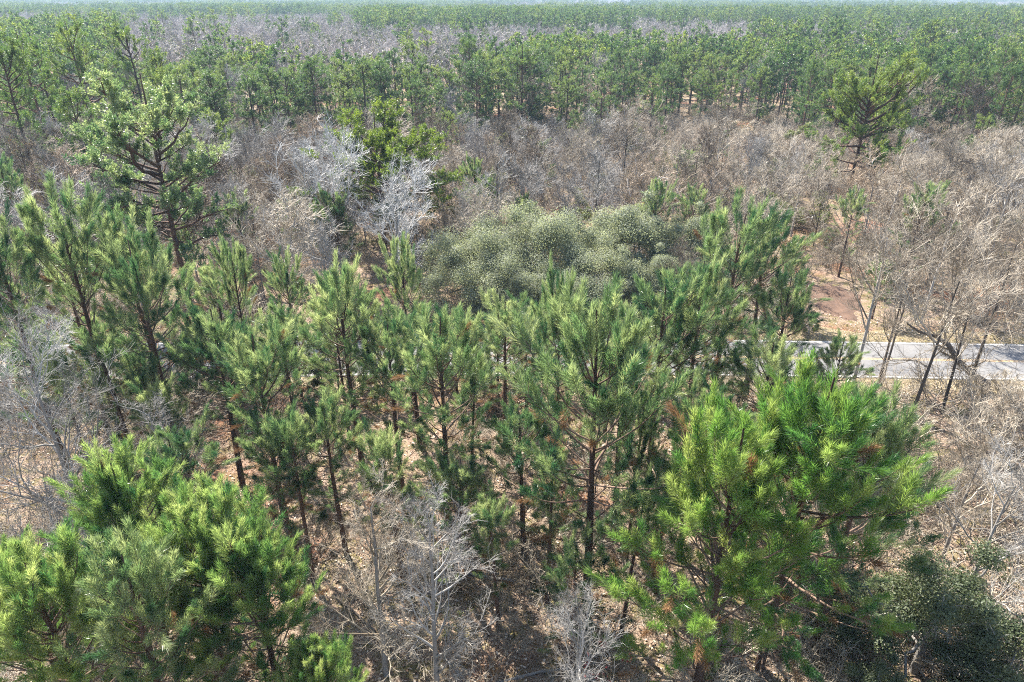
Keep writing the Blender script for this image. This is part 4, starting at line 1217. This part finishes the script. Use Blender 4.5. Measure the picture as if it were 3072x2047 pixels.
# brush under the trees
BU = {'tan': [bpy.data.objects.new('brush', MBJoin([p[1] for p in bush(950 + k, 2.4, 2.4, 22, 'tan_twig', 0.012)], 'brush')) for k in range(4)],
      'leafy': [bpy.data.objects.new('leafy_brush', MBJoin([p[1] for p in bush(960 + k, 1.6, 1.6, 9, 'tan_twig', 0.009, ('dark_leaf', 'shrub_leaf', 'brown_leaf')[k], 900, 0.10)], 'leafy_brush')) for k in range(3)]}
bp_, lp_ = [], []
for gy in np.arange(14, 176, 2.5):
    for gx in np.arange(-140, 140, 2.5):
        x, y = gx + U(-1.2, 1.2), gy + U(-1.2, 1.2)
        if not in_view(x, y, 1.1) or abs(y - float(road_y(x))) < 5.0 or (((x - 30.8) / 3.4) ** 2 + ((y - 61.5) / 5.6) ** 2 < 1 and rng.uniform() < 0.8):
            continue
        near_road = y < 50
        r_ = rng.uniform()
        if near_road:
            right = x > 17 or x < -15 - 0.35 * (y - 20)
            if r_ < (0.78 if right else 0.52):
                bp_.append((x, y, U(0.6, 1.6) if right else U(0.4, 1.2)))
            elif r_ < (0.90 if right else 0.72):
                lp_.append((x, y, U(0.3, 0.85)))
        else:
            if not free(x, y, 0.3):
                continue
            if r_ < 0.50:
                bp_.append((x, y, U(0.6, 1.6)))
            elif r_ < 0.64:
                lp_.append((x, y, U(0.6, 1.5)))
for nm, arr, src, lb in (('brush_undergrowth', bp_, BU['tan'], "tan leafless brush covering the woodland floor"), ('leafy_undergrowth', lp_, BU['leafy'], "low green and withered leafy undergrowth between the trees")):
    a = np.array(arr)
    scatter(nm, np.stack([a[:, 0], a[:, 1], gz(a[:, 0], a[:, 1])], -1), a[:, 2], src, lb, 35)

# fallen leaves on the near woodland floor
n = 90000
ly = 12 + 48 * rng.uniform(0, 1, n) ** 1.2
lx = rng.uniform(-1, 1, n) * (ly * 0.896 + 11.6) * 0.78
ok = np.abs(ly - road_y(lx)) > 3.4
lx, ly = lx[ok], ly[ok]
mb = MB()
add_leaves(mb, np.stack([lx, ly, gz(lx, ly) + rng.uniform(0.02, 0.09, len(lx))], -1), unit(np.stack([rng.normal(0, 0.5, len(lx)), rng.normal(0, 0.5, len(lx)), np.ones(len(lx))], -1)), 0.15, rng)
o = single('fallen_leaves', mb.build('fallen_leaves', 'litter', smooth=False), kind='stuff', label="pinkish tan fallen leaves and straw on the woodland floor")

# broken twigs lying about
n = 9000
ty = 13 + 34 * rng.uniform(0, 1, n) ** 1.3
tx = rng.uniform(-1, 1, n) * (ty * 0.896 + 11.6) * 0.78
okk = np.abs(ty - road_y(tx)) > 4.0
tx, ty = tx[okk], ty[okk]
n = len(tx)
ta, tl_ = rng.uniform(0, PI2, n), rng.uniform(0.3, 1.3, n)
dv = np.stack([np.cos(ta), np.sin(ta), rng.normal(0.12, 0.16, n)], -1) * tl_[:, None]
pz = np.stack([tx, ty, gz(tx, ty) + 0.05], -1)
bend = rng.normal(0, 0.06, (n, 3)) * tl_[:, None]
mb = MB()
mb.tubes(np.stack([pz, pz + dv * 0.5 + bend, pz + dv], 1), np.broadcast_to(np.array([0.011, 0.009, 0.004]), (n, 3)), 3)
single('fallen_twigs', mb.build('fallen_twigs', 'tan_twig'), kind='stuff', label="broken grey-tan twigs littering the woodland floor")

# dry grass on the verges
n = 26000
gx_ = rng.uniform(-60, 60, n)
sd = np.where(rng.uniform(0, 1, n) < 0.55, 2.95 + 3.4 * rng.uniform(0, 1, n) ** 1.4, -(2.95 + 3.0 * rng.uniform(0, 1, n) ** 1.4))
gy_ = road_y(gx_) + sd
az = rng.uniform(0, PI2, n)
hh = rng.uniform(0.12, 0.38, n)
p0 = np.stack([gx_, gy_, np.full(n, 0.0)], -1)
w_ = np.stack([np.cos(az), np.sin(az), np.zeros(n)], -1) * 0.02
tipg = p0 + np.stack([rng.normal(0, 0.10, n), rng.normal(0, 0.10, n), hh], -1)
mb = MB()
mb.add(np.stack([p0 - w_, p0 + w_, tipg], 1).reshape(-1, 3), tris=np.arange(n * 3).reshape(-1, 3), tint=np.repeat(rng.uniform(0, 1, n), 3))
single('verge_grass', mb.build('verge_grass', 'dry_grass', smooth=False), kind='stuff', label="dry straw-coloured grass along both road verges")

# a red-budding maple far off on the left and red leaf sprigs near the bottom edge
put('red_maple', leafy_tree(970, 14, 4.0, 1500, 0.5, 'red_leaf', lobes=12, base=0.4), -292, 440, 0.3, label="red-budding maple far off at the upper left", cat='tree')
put('sapling', bush(975, 3.6, 0.7, 3, 'tan_twig', 0.010, 'red_leaf', 60, 0.22), 4.7, 19.0, 0.3, label="thin sapling with a few red leaves at the foot of the bright pines", cat='sapling')

# fallen trunks on the woodland floor
for k, (x, y, ln, rz, rr, lb) in enumerate(((-18.5, 26.0, 4.6, 0.7, 0.10, "pale fallen trunk beside the tangled bare tree at the left"), (-7.4, 23.4, 3.4, 2.4, 0.07, "thin fallen trunk between pale saplings and dark trunks"), (1.0, 20.2, 3.8, 0.2, 0.08, "fallen trunk in the shade at the tallest central pine's foot"), (5.2, 19.6, 3.0, 1.2, 0.06, "short fallen trunk below the bright right-hand pines"), (-1.8, 26.0, 4.2, 2.9, 0.09, "fallen trunk behind the pale saplings in the middle"), (24.5, 37.0, 5.0, 0.5, 0.11, "grey fallen trunk below the roadside trees at right"), (21.2, 30.4, 4.0, 2.2, 0.09, "fallen trunk in the pinkish brush at right"), (-24.6, 57.2, 5.0, 0.9, 0.14, "pale fallen trunk beside the old pine's foot"))):
    r2 = np.random.default_rng(1200 + k)
    t = np.linspace(-0.5, 0.5, 8)
    pl = np.stack([t * ln, np.cumsum(r2.normal(0, 0.05, 8)), rr * 0.8 + np.abs(r2.normal(0, 0.03, 8))], -1)[None]
    mb = MB()
    mb.tubes(pl, (rr * np.linspace(1, 0.5, 8))[None], 7)
    Sx, Rx = grow(pl, (rr * np.linspace(1, 0.5, 8))[None], np.zeros(9, int), r2.uniform(0.2, 1, 9), r2.uniform(40, 80, 9), r2.uniform(0.4, 1.3, 9), 4, r2, 0.15, 0.1, 0.35)
    Sx[..., 2] = np.maximum(Sx[..., 2], 0.03)
    mb.tubes(Sx, Rx, 4)
    o = single('fallen_log', mb.build('fallen_log', ('grey_bark', 'dark_bark')[k % 2]), lb, 'log', None, (x, y, float(gz(x, y))))
    o.rotation_euler = (0, 0, rz)
    o['group'] = 'fallen trunks'

# ------------------------------------------------------------------ haze
hz = bpy.data.materials.new("haze_air")
hz.use_nodes = True
hn = hz.node_tree.nodes
hn.remove(hn["Principled BSDF"])
pv = hn.new("ShaderNodeVolumePrincipled")
pv.inputs["Color"].default_value = (0.62, 0.80, 1.0, 1)
pv.inputs["Density"].default_value = HAZE_DENSITY
pv.inputs["Anisotropy"].default_value = 0.0
hz.node_tree.links.new(pv.outputs[0], hn["Material Output"].inputs["Volume"])
M['haze'] = hz
x0, x1, y0, y1, z0, z1 = -9500, 9500, -500, 12500, -1.6, 27.5
v = [(x, y, z) for z in (z0, z1) for y in (y0, y1) for x in (x0, x1)]
me = bpy.data.meshes.new("haze")
me.from_pydata(v, [], [(0, 2, 3, 1), (4, 5, 7, 6), (0, 1, 5, 4), (2, 6, 7, 3), (0, 4, 6, 2), (1, 3, 7, 5)])
me.materials.append(hz)
single('haze', me, kind='stuff', label="thin pale blue haze over the woodland")
